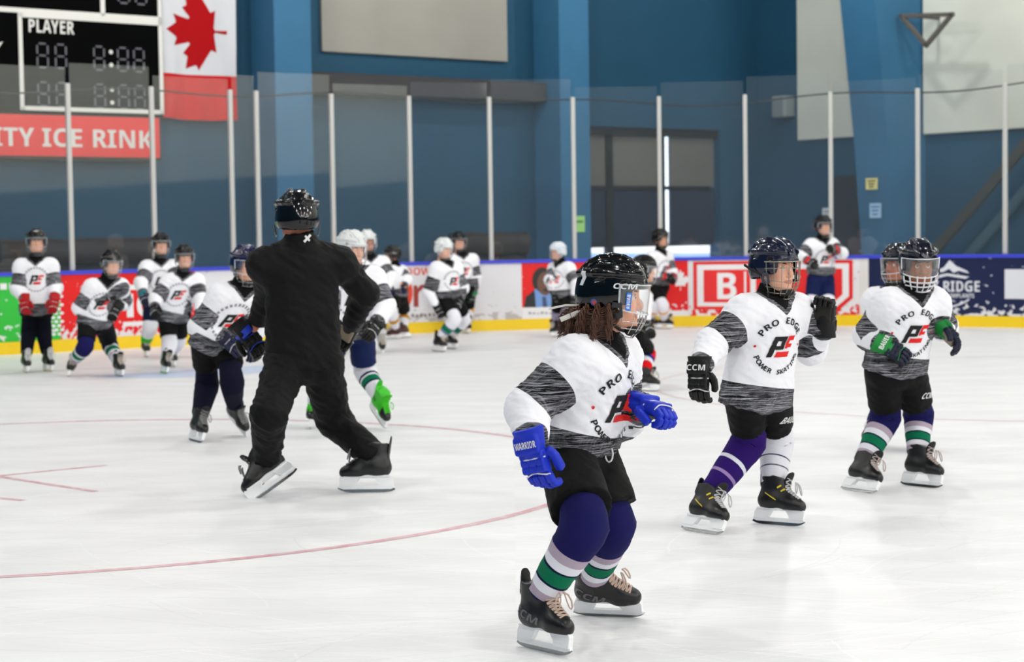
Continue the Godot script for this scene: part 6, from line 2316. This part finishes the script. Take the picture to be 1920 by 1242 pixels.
		"j": [Vector3(0.0395, 1.35, 0), Vector3(0.0213, 1.15, 0), Vector3(-0.0959, 1.09, 0.0983), Vector3(0.139, 1.09, -0.0983), Vector3(-0.199, 0.851, 0.0983), Vector3(0.213, 0.859, -0.00835), Vector3(0.0644, 0.783, 0.118), Vector3(0.211, 0.783, 0.197), Vector3(0, 0.66, 0), Vector3(-0.0664, 0.63, 0.0557), Vector3(0.0664, 0.63, -0.0557), Vector3(0.0468, 0.355, 0.28), Vector3(-0.0666, 0.345, 0.19), Vector3(0.0795, 0.133, -0.013), Vector3(-0.144, 0.162, -0.104)],
		"feet": [Vector3(0.058, 0, 0.0978), Vector3(0.819, 0, 0.574), Vector3(0.352, 0.79, -0.502), Vector3(-0.0805, 0, -0.0978), Vector3(0.643, 0, 0.766), Vector3(-0.204, 0.964, 0.171)],
		"gl": [Vector3(0.966, -0.249, 0.0733), Vector3(0.0335, 0.4, 0.916), Vector3(-0.0111, -0.347, 0.938), Vector3(0.903, 0.399, 0.158)], "look": Vector3(0.766, 0, 0.643)},
	"p13": {"g": 1.10, "root": Vector3(4.49, 0, -27.1), "face": Vector3(0.259, 0, 0.966), "hem": -0.05,
		"j": [Vector3(0.043, 1.5, 0), Vector3(0.0186, 1.3, 0), Vector3(-0.141, 1.24, 0.0427), Vector3(0.178, 1.24, -0.0427), Vector3(-0.323, 1.09, 0.198), Vector3(0.278, 1.12, 0.192), Vector3(-0.242, 1.02, 0.408), Vector3(0.152, 1.17, 0.387), Vector3(0, 0.776, 0), Vector3(-0.0903, 0.746, 0.0242), Vector3(0.0903, 0.746, -0.0242), Vector3(-0.165, 0.438, 0.24), Vector3(0.0676, 0.435, 0.23), Vector3(-0.111, 0.181, -0.0722), Vector3(0.128, 0.163, -0.0512)],
		"feet": [Vector3(-0.0941, 0, -0.0227), Vector3(0, 0, 1), Vector3(-0.0919, 0.996, 0), Vector3(0.0692, 0, 0.0227), Vector3(0.342, 0, 0.94), Vector3(0.415, 0.897, -0.151)],
		"gl": [Vector3(0.343, -0.315, 0.885), Vector3(-0.646, 0.605, 0.466), Vector3(-0.534, 0.179, 0.826), Vector3(0.801, 0.421, 0.426)], "look": Vector3(0.423, 0, 0.906)},
	"p14": {"g": 1.02, "root": Vector3(-5.34, 0, -21), "face": Vector3(0.208, 0, 0.978), "hem": 0.17,
		"j": [Vector3(0.0111, 1.45, 0), Vector3(0, 1.25, 0), Vector3(-0.15, 1.19, 0.0318), Vector3(0.149, 1.19, -0.0318), Vector3(-0.182, 0.944, 0.117), Vector3(0.221, 0.947, 0.0332), Vector3(-0.0643, 0.828, 0.262), Vector3(0.251, 0.834, 0.218), Vector3(0, 0.842, 0), Vector3(-0.0848, 0.812, 0.018), Vector3(0.0848, 0.812, -0.018), Vector3(-0.138, 0.48, -0.17), Vector3(0.00918, 0.476, -0.21), Vector3(-0.14, 0.167, 0.00736), Vector3(0.0712, 0.167, -0.107)],
		"feet": [Vector3(-0.141, 0, 0.0583), Vector3(0.423, 0, 0.906), Vector3(0.119, 0.991, -0.0554), Vector3(0.082, 0, -0.0583), Vector3(0.574, 0, 0.819), Vector3(0.0919, 0.994, -0.0644)],
		"gl": [Vector3(0.101, -0.909, 0.404), Vector3(-0.416, 0.33, 0.847), Vector3(-0.0507, -0.913, 0.406), Vector3(0.528, 0.32, 0.786)], "look": Vector3(0.309, 0, 0.951)},
	"p15": {"g": 1.00, "root": Vector3(-4.51, 0, -20.2), "face": Vector3(0.309, 0, 0.951), "hem": 0.05,
		"j": [Vector3(0.207, 1.21, 0.084), Vector3(0.14, 1.03, 0.06), Vector3(-0.00289, 0.97, 0.106), Vector3(0.282, 0.97, 0.0136), Vector3(-0.145, 0.748, 0.106), Vector3(0.294, 0.788, -0.166), Vector3(0.0873, 0.836, 0.106), Vector3(0.256, 0.756, 0.0436), Vector3(0, 0.602, 0), Vector3(-0.0808, 0.572, 0.0263), Vector3(0.0808, 0.572, -0.0263), Vector3(-0.068, 0.337, 0.19), Vector3(0.0865, 0.317, -0.29), Vector3(-0.281, 0.159, -0.106), Vector3(0.234, 0.165, 0.0113)],
		"feet": [Vector3(-0.318, 0, -0.054), Vector3(0.174, 0, 0.985), Vector3(0.27, 0.962, -0.0477), Vector3(0.25, 0, 0.054), Vector3(0.5, 0, 0.866), Vector3(0.0398, 0.999, -0.023)],
		"gl": [Vector3(0.928, 0.309, 0.206), Vector3(-0.285, 0.236, 0.929), Vector3(-0.349, -0.814, 0.465), Vector3(0.256, 0.394, 0.882)], "look": Vector3(0.568, -0.139, 0.811)},
	"p16": {"g": 1.04, "root": Vector3(-4.38, 0, -23.2), "face": Vector3(0.309, 0, 0.951), "hem": 0.10,
		"j": [Vector3(0.0359, 1.39, 0), Vector3(0.0176, 1.18, 0), Vector3(-0.131, 1.12, 0.0482), Vector3(0.166, 1.12, -0.0482), Vector3(-0.172, 0.945, 0.243), Vector3(0.276, 0.969, 0.142), Vector3(-0.117, 0.806, 0.408), Vector3(0.258, 0.775, 0.252), Vector3(0, 0.737, 0), Vector3(-0.0841, 0.707, 0.0273), Vector3(0.0841, 0.707, -0.0273), Vector3(-0.0968, 0.411, 0.09), Vector3(0.0874, 0.381, -0.2), Vector3(-0.222, 0.171, -0.191), Vector3(0.192, 0.172, 0.0999)],
		"feet": [Vector3(-0.212, 0, -0.144), Vector3(0.342, 0, 0.94), Vector3(0.0367, 0.999, -0.0134), Vector3(0.207, 0, 0.144), Vector3(0.342, 0, 0.94), Vector3(0.0073, 1, -0.00266)],
		"gl": [Vector3(0.247, -0.626, 0.74), Vector3(-0.48, 0.584, 0.655), Vector3(-0.0802, -0.867, 0.493), Vector3(0.809, 0.232, 0.54)], "look": Vector3(0.342, 0, 0.94)},
	"p17": {"g": 1.00, "root": Vector3(-3.8, 0, -21), "face": Vector3(0.139, 0, 0.99), "hem": 0.10,
		"j": [Vector3(0.128, 1.25, 0), Vector3(0.106, 1.06, 0), Vector3(-0.0427, 0.996, 0.0209), Vector3(0.254, 0.996, -0.0209), Vector3(-0.174, 0.813, 0.141), Vector3(0.326, 0.805, 0.134), Vector3(-0.152, 0.713, 0.331), Vector3(0.331, 0.632, 0.259), Vector3(0, 0.655, 0), Vector3(-0.0842, 0.625, 0.0118), Vector3(0.0842, 0.625, -0.0118), Vector3(-0.0349, 0.301, 0.12), Vector3(-0.00528, 0.311, -0.22), Vector3(-0.0231, 0.159, 0.437), Vector3(-0.13, 0.165, -0.54)],
		"feet": [Vector3(-0.0444, 0, 0.496), Vector3(0.423, 0, 0.906), Vector3(0.244, 0.963, -0.114), Vector3(-0.117, 0, -0.496), Vector3(0.342, 0, 0.94), Vector3(0.0153, 1, -0.00558)],
		"gl": [Vector3(0.1, -0.464, 0.88), Vector3(-0.631, 0.654, 0.417), Vector3(0.0219, -0.812, 0.584), Vector3(0.723, 0.416, 0.552)], "look": Vector3(0.342, 0, 0.94)},
	"p18": {"g": 0.97, "root": Vector3(1.15, 0, -17.5), "face": Vector3(0.985, 0, 0.174), "hem": 0.00,
		"j": [Vector3(0.0959, 1.11, 0), Vector3(0.0443, 0.959, 0), Vector3(0.019, 0.901, 0.143), Vector3(0.0696, 0.901, -0.143), Vector3(-0.0669, 0.724, 0.293), Vector3(0.0734, 0.72, -0.313), Vector3(0.0443, 0.631, 0.443), Vector3(0.145, 0.609, -0.473), Vector3(0, 0.569, 0), Vector3(-0.0143, 0.539, 0.0812), Vector3(0.0143, 0.539, -0.0812), Vector3(0.13, 0.326, -0.17), Vector3(0.0642, 0.333, -0.39), Vector3(0.0747, 0.134, 0.117), Vector3(-0.0409, 0.152, -0.278)],
		"feet": [Vector3(0.0684, 0, 0.215), Vector3(0.866, 0, 0.5), Vector3(0.275, 0.835, -0.477), Vector3(-0.0175, 0, -0.215), Vector3(0.94, 0, 0.342), Vector3(0.11, 0.947, -0.303)],
		"gl": [Vector3(0.534, -0.444, 0.72), Vector3(0.239, 0.896, 0.375), Vector3(0.345, -0.534, -0.772), Vector3(0.657, 0.725, -0.208)], "look": Vector3(0.992, -0.0872, 0.0868)},
}
